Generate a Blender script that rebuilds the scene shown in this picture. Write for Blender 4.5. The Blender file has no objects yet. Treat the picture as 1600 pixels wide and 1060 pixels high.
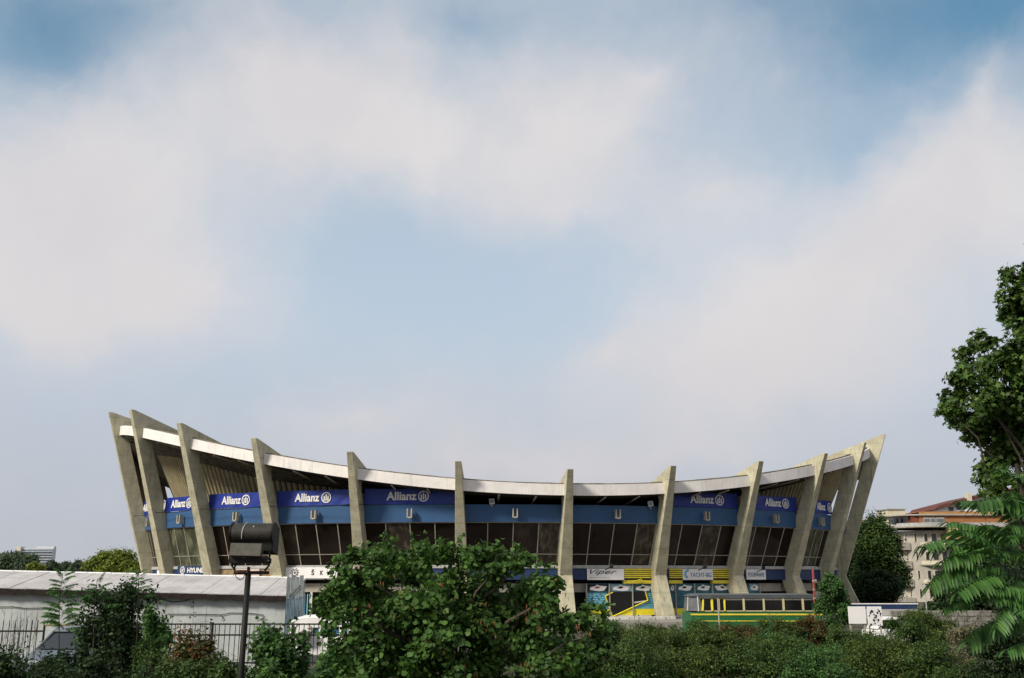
import bpy, bmesh, math, random
import numpy as np
from mathutils import Vector, Matrix

S = bpy.context.scene
COL = S.collection
PI = math.pi

# ------------------------------------------------------------------ camera
CAMZ, PITCH, F = 2.5, 0.2456, 1500.0
cam = bpy.data.objects.new('camera', bpy.data.cameras.new('camera'))
COL.objects.link(cam)
cam.data.sensor_width = 36.0
cam.data.lens = 36.0 * F / 1600.0
cam.data.clip_end = 5000
cam.location = (0, 0, CAMZ)
cam.rotation_euler = (PI / 2 + PITCH, 0, 0)
S.camera = cam
S.view_settings.view_transform = 'Standard'
S.view_settings.look = 'None'
S.view_settings.gamma = 1.0
S.view_settings.use_curve_mapping = False
S.view_settings.exposure = 0.0
S.cycles.max_bounces = 6
S.cycles.transparent_max_bounces = 6


def ray(px, py):
    u, v = px - 800.0, 530.0 - py
    return Vector((u, F * math.cos(PITCH) - v * math.sin(PITCH), F * math.sin(PITCH) + v * math.cos(PITCH)))


def at(px, py, Y):
    """the point at depth Y that the photograph shows at pixel (px, py)"""
    d = ray(px, py)
    return Vector((0, 0, CAMZ)) + d * (Y / d.y)


def azel(px, py):
    d = ray(px, py).normalized()
    return math.atan2(d.x, d.y), math.asin(d.z)


# ------------------------------------------------------------------ sun and sky
SUN_EL, SUN_AZ = math.radians(36), math.radians(-129)      # azimuth from +Y, clockwise
to_sun = Vector((math.sin(SUN_AZ) * math.cos(SUN_EL), math.cos(SUN_AZ) * math.cos(SUN_EL), math.sin(SUN_EL)))
sl = bpy.data.lights.new('sun', 'SUN')
sl.energy = 4.4
sl.angle = math.radians(11)     # sun through thin cloud: soft shadows
sl.color = (1.0, 0.93, 0.8)
sun = bpy.data.objects.new('sun', sl)
COL.objects.link(sun)
sun.rotation_euler = (-to_sun).to_track_quat('-Z', 'Y').to_euler()

W = bpy.data.worlds.new('World')
S.world = W
W.use_nodes = True
wt = W.node_tree
wt.nodes.clear()


class NT:
    """small helper to wire shader nodes"""
    def __init__(s, tree):
        s.t = tree

    def n(s, typ, **kw):
        nd = s.t.nodes.new(typ)
        for k, v in kw.items():
            setattr(nd, k, v)
        return nd

    def l(s, a, b):
        s.t.links.new(a, b)

    def math(s, op, a, b=None, c=None, clamp=False):
        m = s.n('ShaderNodeMath', operation=op, use_clamp=clamp)
        for k, v in enumerate((a, b, c)):
            if v is None:
                continue
            if isinstance(v, (int, float)):
                m.inputs[k].default_value = v
            else:
                s.l(v, m.inputs[k])
        return m.outputs[0]

    def smooth(s, v, lo, hi, a=0.0, b=1.0):
        m = s.n('ShaderNodeMapRange', interpolation_type='SMOOTHSTEP')
        s.l(v, m.inputs[0])
        for k, q in zip((1, 2, 3, 4), (lo, hi, a, b)):
            m.inputs[k].default_value = q
        return m.outputs[0]

    def noise(s, vec, scale, detail=4, rough=0.5, out=0, dist=0.0):
        m = s.n('ShaderNodeTexNoise')
        if vec is not None:
            s.l(vec, m.inputs['Vector'])
        m.inputs['Scale'].default_value = scale
        m.inputs['Detail'].default_value = detail
        m.inputs['Roughness'].default_value = rough
        m.inputs['Distortion'].default_value = dist
        return m.outputs[out]

    def mix(s, f, a, b):
        m = s.n('ShaderNodeMix', data_type='RGBA')
        for sock, v in ((m.inputs[0], f), (m.inputs[6], a), (m.inputs[7], b)):
            if isinstance(v, (int, float)):
                sock.default_value = v
            elif isinstance(v, tuple):
                sock.default_value = (v[0], v[1], v[2], 1.0)
            else:
                s.l(v, sock)
        return m.outputs[2]


w = NT(wt)
tc = w.n('ShaderNodeTexCoord')
sep = w.n('ShaderNodeSeparateXYZ')
w.l(tc.outputs['Generated'], sep.inputs[0])
az = w.math('ARCTAN2', sep.outputs[0], sep.outputs[1])
el = w.math('ARCSINE', sep.outputs[2])
comb = w.n('ShaderNodeCombineXYZ')
w.l(az, comb.inputs[0])
w.l(el, comb.inputs[1])
# ragged cloud edges: the directions are pushed about by noise before the clouds are laid out
warp = w.n('ShaderNodeVectorMath', operation='MULTIPLY_ADD')
nz = w.n('ShaderNodeTexNoise')
w.l(tc.outputs['Generated'], nz.inputs['Vector'])
nz.inputs['Scale'].default_value = 7.0
nz.inputs['Detail'].default_value = 5
nz.inputs['Roughness'].default_value = 0.55
sub = w.n('ShaderNodeVectorMath', operation='SUBTRACT')
w.l(nz.outputs['Color'], sub.inputs[0])
sub.inputs[1].default_value = (0.5, 0.5, 0.5)
w.l(sub.outputs[0], warp.inputs[0])
warp.inputs[1].default_value = (0.13, 0.13, 0.0)
w.l(comb.outputs[0], warp.inputs[2])


def blob_sum(blobs):
    tot = None
    for (px, py, rx, ry, rot, wgt) in blobs:
        a, e = azel(px, py)
        mp = w.n('ShaderNodeMapping', vector_type='TEXTURE')
        w.l(warp.outputs[0], mp.inputs[0])
        mp.inputs['Location'].default_value = (a, e, 0)
        mp.inputs['Rotation'].default_value = (0, 0, math.radians(rot))
        mp.inputs['Scale'].default_value = (rx / F, ry / F, 1.0)
        gr = w.n('ShaderNodeTexGradient', gradient_type='QUADRATIC_SPHERE')
        w.l(mp.outputs[0], gr.inputs[0])
        tot = w.math('MULTIPLY_ADD', gr.outputs['Fac'], wgt, 0.0 if tot is None else tot)
    return tot


CLOUDS = [  # px, py, half axes in px, tilt, weight
    (150, 300, 480, 330, 20, 1.35), (80, 430, 430, 200, 0, .95), (470, 130, 400, 230, -15, 1.15),
    (620, 60, 170, 130, -30, .45), (640, 230, 430, 170, -8, .9), (880, 200, 330, 230, -20, .95), (1000, 110, 300, 130, 12, .6),
    (890, 300, 240, 120, 0, .35), (250, 470, 330, 130, 0, .6),
    (1300, 430, 520, 280, 22, 1.1), (1530, 300, 330, 300, 35, .95), (1180, 540, 380, 160, 18, .9),
    (940, 575, 170, 90, 10, .75), (1200, 620, 600, 130, 5, .6), (1540, 150, 150, 60, 60, .4),
    (560, 640, 330, 100, 4, .75), (780, 720, 620, 110, 0, .8), (1100, 720, 450, 90, 0, .4), (1120, 300, 260, 140, 20, .6),
    (1240, 130, 260, 110, 15, .28),
    (640, 450, 360, 160, -8, -.75), (400, 620, 330, 120, 0, -.25), (1330, 215, 300, 70, 10, -.35), (740, 30, 150, 60, 0, -.4),
    (60, 50, 250, 130, 0, -.4), (200, 40, 330, 120, 0, -.38), (1400, 60, 420, 190, 0, -.5), (1160, 10, 260, 90, 0, -.3),  # the corner clearings also imitate a lens's darkened corners
]
dens = blob_sum(CLOUDS)
fine = w.noise(warp.outputs[0], 9.0, 7, 0.6)
broad = w.noise(tc.outputs['Generated'], 2.2, 3, 0.5)
# away from the view the sky carries on with the same broken cloud
inview = w.math('MULTIPLY', w.smooth(w.math('ABSOLUTE', az), 0.55, 0.95, 1.0, 0.0), w.smooth(el, 0.6, 0.9, 1.0, 0.0))
else_d = w.smooth(broad, 0.35, 0.65, 0.0, 1.1)
d_all = w.n('ShaderNodeMix', data_type='FLOAT')
w.l(inview, d_all.inputs[0])
w.l(else_d, d_all.inputs[2])
w.l(dens, d_all.inputs[3])
wisp = w.noise(warp.outputs[0], 26.0, 6, 0.65, 0, 0.6)
dd = w.math('ADD', d_all.outputs[0], w.math('MULTIPLY', w.math('SUBTRACT', fine, 0.5), 0.55))
dd = w.math('ADD', dd, w.math('MULTIPLY', w.math('SUBTRACT', wisp, 0.5), 0.30))
mask = w.smooth(dd, -0.38, 1.15, 0.0, 0.96)

sky = w.n('ShaderNodeTexSky', sky_type='NISHITA')
sky.sun_disc = False
sky.sun_elevation = SUN_EL
sky.sun_rotation = SUN_AZ
sky.altitude = 20
sky.air_density = 1.0
sky.dust_density = 0.4
sky.ozone_density = 1.0
bg_sky = w.n('ShaderNodeBackground')
tint = w.n('ShaderNodeMix', data_type='RGBA', blend_type='MULTIPLY')
tint.inputs[0].default_value = 1.0
w.l(sky.outputs[0], tint.inputs[6])
tint.inputs[7].default_value = (.80, 1.12, 1.04, 1)
w.l(tint.outputs[2], bg_sky.inputs[0])
bg_sky.inputs[1].default_value = 0.125
bg_haze = w.n('ShaderNodeBackground')
w.l(w.mix(w.smooth(el, 0.0, 0.30), (0.475, 0.50, 0.565), (0.53, 0.62, 0.73)), bg_haze.inputs[0])
bg_haze.inputs[1].default_value = 1.0
mx1 = w.n('ShaderNodeMixShader')
# thinner haze: deeper-blue patches, and lens-style corner darkening painted into the sky
DEEP_VIGNETTE = [(60, 20, 620, 300, 0, .72), (1180, 0, 420, 200, 0, .3), (1560, 20, 520, 330, 0, 1.0), (1330, 60, 300, 170, 0, .25), (1600, 180, 220, 160, 0, .3), (1330, 200, 330, 110, 10, .2), (740, 20, 200, 110, 0, .15)]
deep = w.math('MULTIPLY', blob_sum(DEEP_VIGNETTE), inview)
hz = w.math('SUBTRACT', w.smooth(el, 0.10, 0.64, 0.97, 0.62), w.math('MULTIPLY', deep, .78), clamp=True)
w.l(hz, mx1.inputs[0])
w.l(bg_sky.outputs[0], mx1.inputs[1])
w.l(bg_haze.outputs[0], mx1.inputs[2])
# cloud: a little warmer and brighter where it is thick, greyer towards the horizon
ccol = w.mix(w.smooth(el, 0.02, 0.34), (0.61, 0.585, 0.61), (0.77, 0.735, 0.735))
ccol = w.mix(w.smooth(w.noise(warp.outputs[0], 5.0, 5, 0.55), 0.3, 0.75), ccol, (0.685, 0.665, 0.685))
bg_cl = w.n('ShaderNodeBackground')
w.l(ccol, bg_cl.inputs[0])
mx2 = w.n('ShaderNodeMixShader')
w.l(mask, mx2.inputs[0])
w.l(mx1.outputs[0], mx2.inputs[1])
w.l(bg_cl.outputs[0], mx2.inputs[2])
wo = w.n('ShaderNodeOutputWorld')
w.l(mx2.outputs[0], wo.inputs[0])

# ------------------------------------------------------------------ helpers
R = random.Random(11)
NR = np.random.default_rng(5)


class MB:
    """collects polygons for ONE mesh object"""
    def __init__(s):
        s.v, s.f = [], []

    def add(s, vs, fs):
        o = len(s.v)
        s.v += [tuple(p) for p in vs]
        s.f += [tuple(i + o for i in f) for f in fs]
        return s

    def poly(s, pts):
        return s.add(pts, [tuple(range(len(pts)))])

    def hexa(s, p):
        """8 corners: bottom ring 0-3, top ring 4-7"""
        return s.add(p, [(0, 3, 2, 1), (4, 5, 6, 7), (0, 1, 5, 4), (1, 2, 6, 5), (2, 3, 7, 6), (3, 0, 4, 7)])

    def box(s, lo, hi):
        (a, b, c), (d, e, f) = lo, hi
        return s.hexa([(a, b, c), (d, b, c), (d, e, c), (a, e, c), (a, b, f), (d, b, f), (d, e, f), (a, e, f)])

    def obox(s, c, ax, half):
        """box about c with axes ax (3 vectors) and half sizes"""
        c = Vector(c)
        X, Y, Z = [Vector(a).normalized() * h for a, h in zip(ax, half)]
        return s.hexa([c - X - Y - Z, c + X - Y - Z, c + X + Y - Z, c - X + Y - Z, c - X - Y + Z, c + X - Y + Z, c + X + Y + Z, c - X + Y + Z])

    def prism(s, ring0, ring1):
        n = len(ring0)
        return s.add(list(ring0) + list(ring1),
                     [tuple(range(n))[::-1], tuple(range(n, 2 * n))] + [(i, (i + 1) % n, n + (i + 1) % n, n + i) for i in range(n)])

    def tube(s, path, rad, sides=6):
        """tapered tube through the points; rad is a number or a list"""
        path = [Vector(p) for p in path]
        n = len(path)
        rads = rad if isinstance(rad, (list, tuple)) else [rad] * n
        rings, prev = [], None
        for k, p in enumerate(path):
            d = (path[min(k + 1, n - 1)] - path[max(k - 1, 0)]).normalized()
            a = prev if prev is not None else (Vector((0, 0, 1)) if abs(d.z) < .9 else Vector((1, 0, 0)))
            x = (a - d * a.dot(d)).normalized()
            prev = x
            y = d.cross(x)
            rings.append([p + (x * math.cos(t) + y * math.sin(t)) * rads[k] for t in [2 * PI * q / sides for q in range(sides)]])
        vs = [q for r in rings for q in r]
        fs = []
        for k in range(n - 1):
            for q in range(sides):
                fs.append((k * sides + q, k * sides + (q + 1) % sides, (k + 1) * sides + (q + 1) % sides, (k + 1) * sides + q))
        fs += [tuple(range(sides))[::-1], tuple(range((n - 1) * sides, n * sides))]
        return s.add(vs, fs)

    def strip(s, rows, close=False):
        """grid surface through rows of equal length"""
        m = len(rows[0])
        vs = [p for r in rows for p in r]
        fs = []
        for a in range(len(rows) - 1):
            for b in range(m - 1):
                fs.append((a * m + b, a * m + b + 1, (a + 1) * m + b + 1, (a + 1) * m + b))
        return s.add(vs, fs)

    def mesh(s, name, mat, org=(0, 0, 0)):
        me = bpy.data.meshes.new(name)
        me.from_pydata([(p[0] - org[0], p[1] - org[1], p[2] - org[2]) for p in s.v], [], s.f)
        me.materials.append(mat)
        bm = bmesh.new()
        bm.from_mesh(me)
        bmesh.ops.recalc_face_normals(bm, faces=bm.faces)
        bm.to_mesh(me)
        bm.free()
        return me

    def build(s, name, mat, parent=None, smooth=False, bevel=0.0):
        org = world_loc(parent) if parent else (0, 0, 0)
        me = s.mesh(name, mat, org)
        if smooth:
            me.polygons.foreach_set('use_smooth', [True] * len(me.polygons))
        o = bpy.data.objects.new(name, me)
        COL.objects.link(o)
        if parent:
            o.parent = parent
        if bevel:
            b = o.modifiers.new('bevel', 'BEVEL')
            b.width = bevel
            b.segments = 2
            b.limit_method = 'ANGLE'
        return o


def world_loc(o):
    v = Vector((0, 0, 0))
    while o is not None:
        v += o.location
        o = o.parent
    return v


def tag(o, label=None, cat=None, group=None, kind=None):
    for k, v in (('label', label), ('category', cat), ('group', group), ('kind', kind)):
        if v:
            o[k] = v
    return o


def empty(name, loc, label, cat, group=None):
    o = bpy.data.objects.new(name, None)
    o.empty_display_size = .2
    COL.objects.link(o)
    o.location = loc
    return tag(o, label, cat, group)


def copy_tree(o, parent=None):
    c = o.copy()
    COL.objects.link(c)
    c.parent = parent
    for ch in [q for q in o.children]:
        copy_tree(ch, c)
    return c


def mat(name, col, rough=.8, var=.12, scale=6.0, col2=None, spec=.3, bump=0.0, bscale=None, streak=0.0, metal=0.0, fine=0.0, joint=0.0):
    """procedural surface: two-scale noise mottling, optional run-down streaks and bump"""
    m = bpy.data.materials.new(name)
    m.use_nodes = True
    t = NT(m.node_tree)
    b = m.node_tree.nodes['Principled BSDF']
    g = t.n('ShaderNodeTexCoord')
    geo = t.n('ShaderNodeNewGeometry')
    pos = geo.outputs['Position']
    c2 = col2 or tuple(max(0, c * (1 - 2.2 * var)) for c in col)
    n1 = t.noise(pos, scale, 6, .62)
    c = t.mix(t.smooth(n1, .32, .72), col, c2)
    if fine:
        n3 = t.noise(pos, scale * 9, 3, .6)
        c = t.mix(t.smooth(n3, .5, .8, 0, fine), c, tuple(q * .45 for q in col))
    if streak:
        mp = t.n('ShaderNodeMapping')
        t.l(pos, mp.inputs[0])
        mp.inputs['Scale'].default_value = (2.2, 2.2, .16)
        n2 = t.noise(mp.outputs[0], 2.0, 5, .65)
        c = t.mix(t.smooth(n2, .5, .78, 0, streak), c, tuple(q * .35 for q in col))
    if joint:   # faint pour lines of the formwork
        sx = t.n('ShaderNodeSeparateXYZ')
        t.l(pos, sx.inputs[0])
        zz = t.math('ADD', t.math('DIVIDE', sx.outputs[2], joint), t.math('MULTIPLY', t.noise(pos, .35, 2, .5), .25))
        fr_ = t.math('FRACT', zz)
        c = t.mix(t.smooth(fr_, .0, .05, .45, 0), c, tuple(q * .35 for q in col))
    t.l(c, b.inputs['Base Color'])
    b.inputs['Roughness'].default_value = rough
    b.inputs['Specular IOR Level'].default_value = spec
    b.inputs['Metallic'].default_value = metal
    if bump:
        bp = t.n('ShaderNodeBump')
        bp.inputs['Strength'].default_value = bump
        bp.inputs['Distance'].default_value = .03
        t.l(t.noise(pos, bscale or scale * 4, 5, .65), bp.inputs['Height'])
        t.l(bp.outputs[0], b.inputs['Normal'])
    return m


def leafmat(name, ramp, rough=.6, trans=.33):
    m = bpy.data.materials.new(name)
    m.use_nodes = True
    t = NT(m.node_tree)
    b = m.node_tree.nodes['Principled BSDF']
    geo = t.n('ShaderNodeNewGeometry')
    cr = t.n('ShaderNodeValToRGB')
    els = cr.color_ramp.elements
    while len(els) < len(ramp):
        els.new(.5)
    for e_, (p, c) in zip(els, ramp):
        e_.position = p
        e_.color = (*c, 1)
    t.l(geo.outputs['Random Per Island'], cr.inputs[0])
    n1 = t.noise(geo.outputs['Position'], 1.3, 3, .6)
    hsv = t.n('ShaderNodeHueSaturation')
    t.l(cr.outputs[0], hsv.inputs['Color'])
    t.l(t.smooth(n1, .3, .7, .7, 1.3), hsv.inputs['Value'])
    t.l(hsv.outputs[0], b.inputs['Base Color'])
    b.inputs['Roughness'].default_value = rough
    b.inputs['Specular IOR Level'].default_value = .25
    tr = t.n('ShaderNodeBsdfTranslucent')
    t.l(hsv.outputs[0], tr.inputs[0])
    mx = t.n('ShaderNodeMixShader')
    mx.inputs[0].default_value = trans
    t.l(b.outputs[0], mx.inputs[1])
    t.l(tr.outputs[0], mx.inputs[2])
    t.l(mx.outputs[0], m.node_tree.nodes['Material Output'].inputs[0])
    return m


M = {}
M['concrete'] = mat('raw_concrete', (.51, .475, .345), .9, .14, 1.1, spec=.15, bump=.5, bscale=9, streak=.75, fine=.55, joint=1.7)
M['fascia'] = mat('white_fascia_paint', (.80, .76, .73), .7, .07, .7, streak=.42, fine=.2)
M['roof'] = mat('roof_felt', (.19, .165, .13), .95, .3, 2.0, fine=.5)
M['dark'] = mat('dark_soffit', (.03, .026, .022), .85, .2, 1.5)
M['panelwall'] = mat('tan_wall_panel', (.44, .37, .225), .85, .14, 1.4, streak=.35, fine=.2)
M['parapet'] = mat('steel_blue_paint', (.034, .098, .225), .55, .06, .8, spec=.4, streak=.15)
M['navy'] = mat('navy_paint', (.022, .045, .125), .5, .1, 1.2)
M['banner'] = mat('royal_blue_vinyl', (.010, .030, .25), .45, .06, .8, spec=.4, bump=.25, bscale=1.5)
M['white'] = mat('white_paint', (.78, .76, .75), .6, .04, 2.0)
M['offwhite'] = mat('worn_white_paint', (.62, .60, .56), .75, .1, 2.0, streak=.25)
M['glass'] = mat('dark_glass', (.016, .010, .008), .08, .3, .5, spec=.18)
def pane_mat(name, dark, light, sc, amt):
    m = mat(name, dark, .12, .3, .5, spec=.2)
    t = NT(m.node_tree)
    b = m.node_tree.nodes['Principled BSDF']
    geo = t.n('ShaderNodeNewGeometry')
    mp = t.n('ShaderNodeMapping')
    t.l(geo.outputs['Position'], mp.inputs[0])
    mp.inputs['Scale'].default_value = (sc, sc, .22)
    n1 = t.noise(mp.outputs[0], 1.0, 4, .6)
    t.l(t.mix(t.smooth(n1, .42, .72, 0, amt), dark, light), b.inputs['Base Color'])
    return m


M['curtain'] = pane_mat('glass_with_curtain', (.03, .022, .018), (.13, .115, .085), 2.4, .8)
M['greenreflection'] = pane_mat('glass_with_painted_reflection', (.05, .055, .035), (.19, .19, .12), 1.6, .9)  # greenish reflection painted into the base colour as pale streaks
M['streaked'] = pane_mat('streaked_glass', (.018, .012, .010), (.06, .045, .035), .9, .8)  # dark pane with faint paler vertical streaks
M['mullion'] = mat('weathered_grey_frame', (.36, .33, .28), .6, .1, 3)
M['ledge'] = mat('pale_ledge', (.42, .42, .41), .8, .12, 2.0, streak=.3)
M['lintel'] = mat('beige_render', (.36, .33, .28), .85, .1, 1.5, streak=.3)
M['yellow'] = mat('yellow_paint', (.85, .72, .03), .5, .08, 2.0)
M['yellowslat'] = mat('yellow_slat_paint', (.72, .60, .06), .6, .1, 3.0)
M['cyan'] = mat('cyan_print', (.2, .52, .68), .5, .06, 3.0)
M['teal'] = mat('teal_print', (.04, .13, .17), .5, .2, 3.0)
M['skyprint'] = mat('pale_blue_print', (.22, .36, .42), .5, .15, 3.0)
M['black'] = mat('black_paint', (.012, .011, .011), .5, .2, 3.0)
M['blackmetal'] = mat('black_metal', (.010, .009, .008), .6, .25, 12, spec=.25, fine=.3)
M['ink'] = mat('black_lettering', (.02, .02, .03), .6, .1, 3)
M['redprint'] = mat('red_print', (.45, .10, .06), .6, .2, 4)
M['bluelet'] = mat('blue_lettering', (.08, .18, .30), .6, .1, 3)
M['spout'] = mat('pale_spout', (.42, .39, .32), .8, .12, 3)
M['tan'] = mat('tan_board', (.33, .24, .13), .8, .15, 2.0, streak=.3)

# ------------------------------------------------------------------ ground
GZ = -0.9
g = MB()
g.add([(-2500, -300, GZ), (2500, -300, GZ), (2500, 4000, GZ), (-2500, 4000, GZ)], [(0, 1, 2, 3)])
tag(g.build('ground', mat('earth_and_dry_grass', (.085, .08, .05), .95, .3, .25, fine=.5, bump=.4)), kind='structure')
g = MB()
ring = []
for k in range(49):
    a = -PI + PI * k / 48
    ring.append((-1.2 + 41 * math.cos(a), 96 + 26.5 * math.sin(a)))
g.prism([(x, y, GZ - .2) for x, y in ring], [(x, y, -.42) for x, y in ring])
tag(g.build('pavement', mat('pale_paving', (.30, .28, .25), .9, .15, .8, fine=.4)), kind='structure')
g = MB()
g.add([(-60, 43.2, GZ + .004), (60, 43.2, GZ + .004), (60, 50.5, GZ + .004), (-60, 50.5, GZ + .004)], [(0, 1, 2, 3)])
tag(g.build('road', mat('asphalt', (.05, .05, .05), .9, .2, .6, fine=.4)), kind='structure')

# ------------------------------------------------------------------ sports hall: plan and section
EA, EB, ECX, ECY, EROT = 33.595, 20.521, -1.165, 96.311, .0739
TC = [-2.8727, -2.6391, -2.4015, -2.1654, -1.9333, -1.6987, -1.4636, -1.232, -1.0005, -.7694, -.5458, -.2977]
ZT = [17.3, 16.63, 14.8, 13.14, 11.85, 11.05, 10.53, 10.97, 11.66, 12.77, 14.34, 15.91]
DK = [0, 0, .08, .11, -.08, .07, .25, .35, .3, .22, .12, 0]
DT = [0, 0, -.05, -.05, .05, -.05, -.14, -.2, -.16, -.12, 0, 0]
ZK = 2.83
RT = 4.22
DTH = .2336
I0, I1 = -13, 26


def T_of(i):
    """plan angle of the (fractional) column i; columns 1..12 face the camera"""
    k = math.floor(i)
    def tk(n):
        if 1 <= n <= 12:
            return TC[n - 1]
        return TC[0] + (n - 1) * DTH if n < 1 else TC[11] + (n - 12) * DTH
    return tk(k) + (tk(k + 1) - tk(k)) * (i - k)


def plan(i, r=0.0, tang=0.0):
    t = T_of(i)
    x, y = EA * math.cos(t), EB * math.sin(t)
    nx, ny = math.cos(t) / EA, math.sin(t) / EB
    n = math.hypot(nx, ny)
    nx, ny = nx / n, ny / n
    c, s = math.cos(EROT), math.sin(EROT)
    NX, NY = c * nx - s * ny, s * nx + c * ny
    X, Y = ECX + c * x - s * y, ECY + s * x + c * y
    return X + NX * r - NY * tang, Y + NY * r + NX * tang, NX, NY


def Pt(i, r, z, tang=0.0):
    x, y, _, _ = plan(i, r, tang)
    return Vector((x, y, z))


def svar(i):
    """running coordinate along the front, mirrored on the far side"""
    t = T_of(i) + PI / 2 + .01
    t = (t + PI) % (2 * PI) - PI
    if t > PI / 2:
        t = PI - t
    if t < -PI / 2:
        t = -PI - t
    return t / (5.5 * DTH)


def z_fascia(i):
    s = max(-1.19, min(1.19, svar(i)))
    return 9.16 - 1.8156 * s + 9.4752 * s ** 2 + 1.1358 * s ** 3 - 3.7083 * s ** 4 + .04


def z_tip(i):
    k = math.floor(i)
    def q(n):
        return ZT[n - 1] if 1 <= n <= 12 else z_fascia(n) + 1.6
    return q(k) + (q(k + 1) - q(k)) * (i - k)


def r_out(i, z):
    """radial position of the columns' outer edge at height z"""
    return RT * (z - ZK) / (z_tip(i) - ZK)


FH = .42          # half height of the fascia


def r_f(i):
    return r_out(i, z_fascia(i)) - .62


hall = empty('sports_hall', Pt(6.5, -18, -.42),
             'long oval concrete sports hall with sweeping saddle roof and leaning finned columns', 'sports hall')


def band(i0, i1, n, prof):
    """closed strip along the plan: prof(i) gives a ring of (r, z)"""
    m = MB()
    idx = [i0 + (i1 - i0) * k / n for k in range(n + 1)]
    rings = [[Pt(i, r, z) for r, z in prof(i)] for i in idx]
    q = len(rings[0])
    vs = [p for r in rings for p in r]
    fs = []
    for a in range(n):
        for b in range(q):
            fs.append((a * q + b, a * q + (b + 1) % q, (a + 1) * q + (b + 1) % q, (a + 1) * q + b))
    fs += [tuple(range(q))[::-1], tuple(range(n * q, n * q + q))]
    return m.add(vs, fs)


def rect(r0, r1, z0, z1):
    return [(r0, z0), (r1, z0), (r1, z1), (r0, z1)]


# roof: a saddle of cable net, one surface inside the rim
rim = [Pt(I0 + (I1 - I0) * 0 + k / 3.0, 0, 0) for k in range(1)]
N_R = 27 * 3
idx = [(-7 + k / 3.0) for k in range(N_R)]
rows = []
for q, dz in ((1.0, 0), (.96, -.4), (.85, -.9), (.65, -1.0), (.4, -.9), (.15, -.9)):
    row = []
    for i in idx + [idx[0] + N_R / 3.0]:
        zr = z_fascia(i) + FH + .10
        x, y, _, _ = plan(i, r_f(i) - .35)
        back = max(0, min(1, (y - ECY + 5) / 5))
        row.append((ECX + (x - ECX) * q, ECY + (y - ECY) * q, 9.6 + (zr * (1 - .2 * back) - 9.6) * q ** 4 + dz))
    rows.append(row)
mroof = MB()
mroof.strip(rows)
mroof.build('roof', M['roof'], hall)
# main body behind everything: dark wall ring so no light passes through the hall
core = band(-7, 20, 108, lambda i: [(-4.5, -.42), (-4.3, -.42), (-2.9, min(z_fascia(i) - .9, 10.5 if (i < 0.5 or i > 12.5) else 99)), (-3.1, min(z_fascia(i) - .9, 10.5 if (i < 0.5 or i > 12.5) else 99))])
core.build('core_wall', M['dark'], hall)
# columns ---------------------------------------------------------------
HW = lambda z, zt: .23 + (.5 - .23) * max(0, min(1, (zt - z) / (zt - ZK)))


def column(i):
    zt = z_tip(i)
    zf = z_fascia(i)
    dk = DK[i - 1] if 1 <= i <= 12 else 0
    dt = DT[i - 1] if 1 <= i <= 12 else 0
    rt = RT * (1.1 if i == 12 else 1.0)
    ro = lambda z: rt * (z - ZK) / (zt - ZK)
    zb, ztp = zf - FH, zf + FH
    rows = [(1.35, .0, -.42, -.42), (1.28, -.07, -.3, -.3), (.0, -1.28, ZK, ZK)]
    for q in (.25, .5, .75):
        z = ZK + (zb - .9 - ZK) * q
        rows.append((ro(z), ro(z) - 1.27, z, z))
    rows += [(ro(zb - .9), ro(zb - .9) - 1.25, zb - .9, zb - .9), (ro(zb - .4), ro(zb - .4) - 1.35, zb - .4, zb - .4), (ro(zb), ro(zb) - 1.8, zb, zb)]
    rows += [(ro(ztp), ro(ztp) - (5.4 if i < 9 else 4.4), ztp, ztp - .38), (rt, rt - .3, zt, zt)]
    m = MB()
    x0, y0, nx, ny = plan(i)
    vs, fs = [], []
    for (a, b, za, zi) in rows:
        for r, sgn, z in ((a, -1, za), (a, 1, za), (b, 1, zi), (b, -1, zi)):
            h = HW(z, zt)
            f_ = max(0.0, min(1.0, (z - ZK) / (zt - ZK)))
            tg = dk + (dt - dk) * f_
            vs.append((x0 + nx * r - ny * (sgn * h + tg), y0 + ny * r + nx * (sgn * h + tg), z))
    n = len(rows)
    for k in range(n - 1):
        for c in range(4):
            fs.append((k * 4 + c, k * 4 + (c + 1) % 4, k * 4 + 4 + (c + 1) % 4, k * 4 + 4 + c))
    fs += [(3, 2, 1, 0), (n * 4 - 4, n * 4 - 3, n * 4 - 2, n * 4 - 1)]
    m.add(vs, fs)
    o = m.build('column', M['concrete'], hall, bevel=.025)
    # formwork joint at the knee, a shallow collar
    return o


for i in range(1, 13):
    column(i)
# per-bay pieces ----------------------------------------------------------
for b in range(0, 12):
    i0, i1 = b, b + 1.0
    # fascia, two lengths per bay meet at the column
    band(i0 + .02, i1 - .02, 6, lambda i: rect(r_f(i) - .18, r_f(i), z_fascia(i) - FH, z_fascia(i) + FH)).build('fascia', M['fascia'], hall)
    band(i0 + .02, i1 - .02, 12, lambda i: rect(r_f(i) - .45, r_f(i) - .2, z_fascia(i) + FH - .1,
                                                 z_fascia(i) + FH + .10 + .025 * math.sin(i * 137) * math.sin(i * 91))).build('roof_edge', M['roof'], hall)
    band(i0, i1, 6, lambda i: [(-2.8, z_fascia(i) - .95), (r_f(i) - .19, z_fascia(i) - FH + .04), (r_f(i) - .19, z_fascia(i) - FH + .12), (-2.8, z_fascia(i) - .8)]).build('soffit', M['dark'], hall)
    # beam that carries the roof, seen as a rib under the soffit
    for fr in (.36, .7):
        ii = b + fr
        a0, a1 = Pt(ii, r_f(ii) - .25, z_fascia(ii) - FH - .1), Pt(ii, -1.6, z_fascia(ii) - FH - .65)
        MB().tube([a0, a1], .09, 4).build('soffit_rib', M['mullion'], hall)


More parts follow.
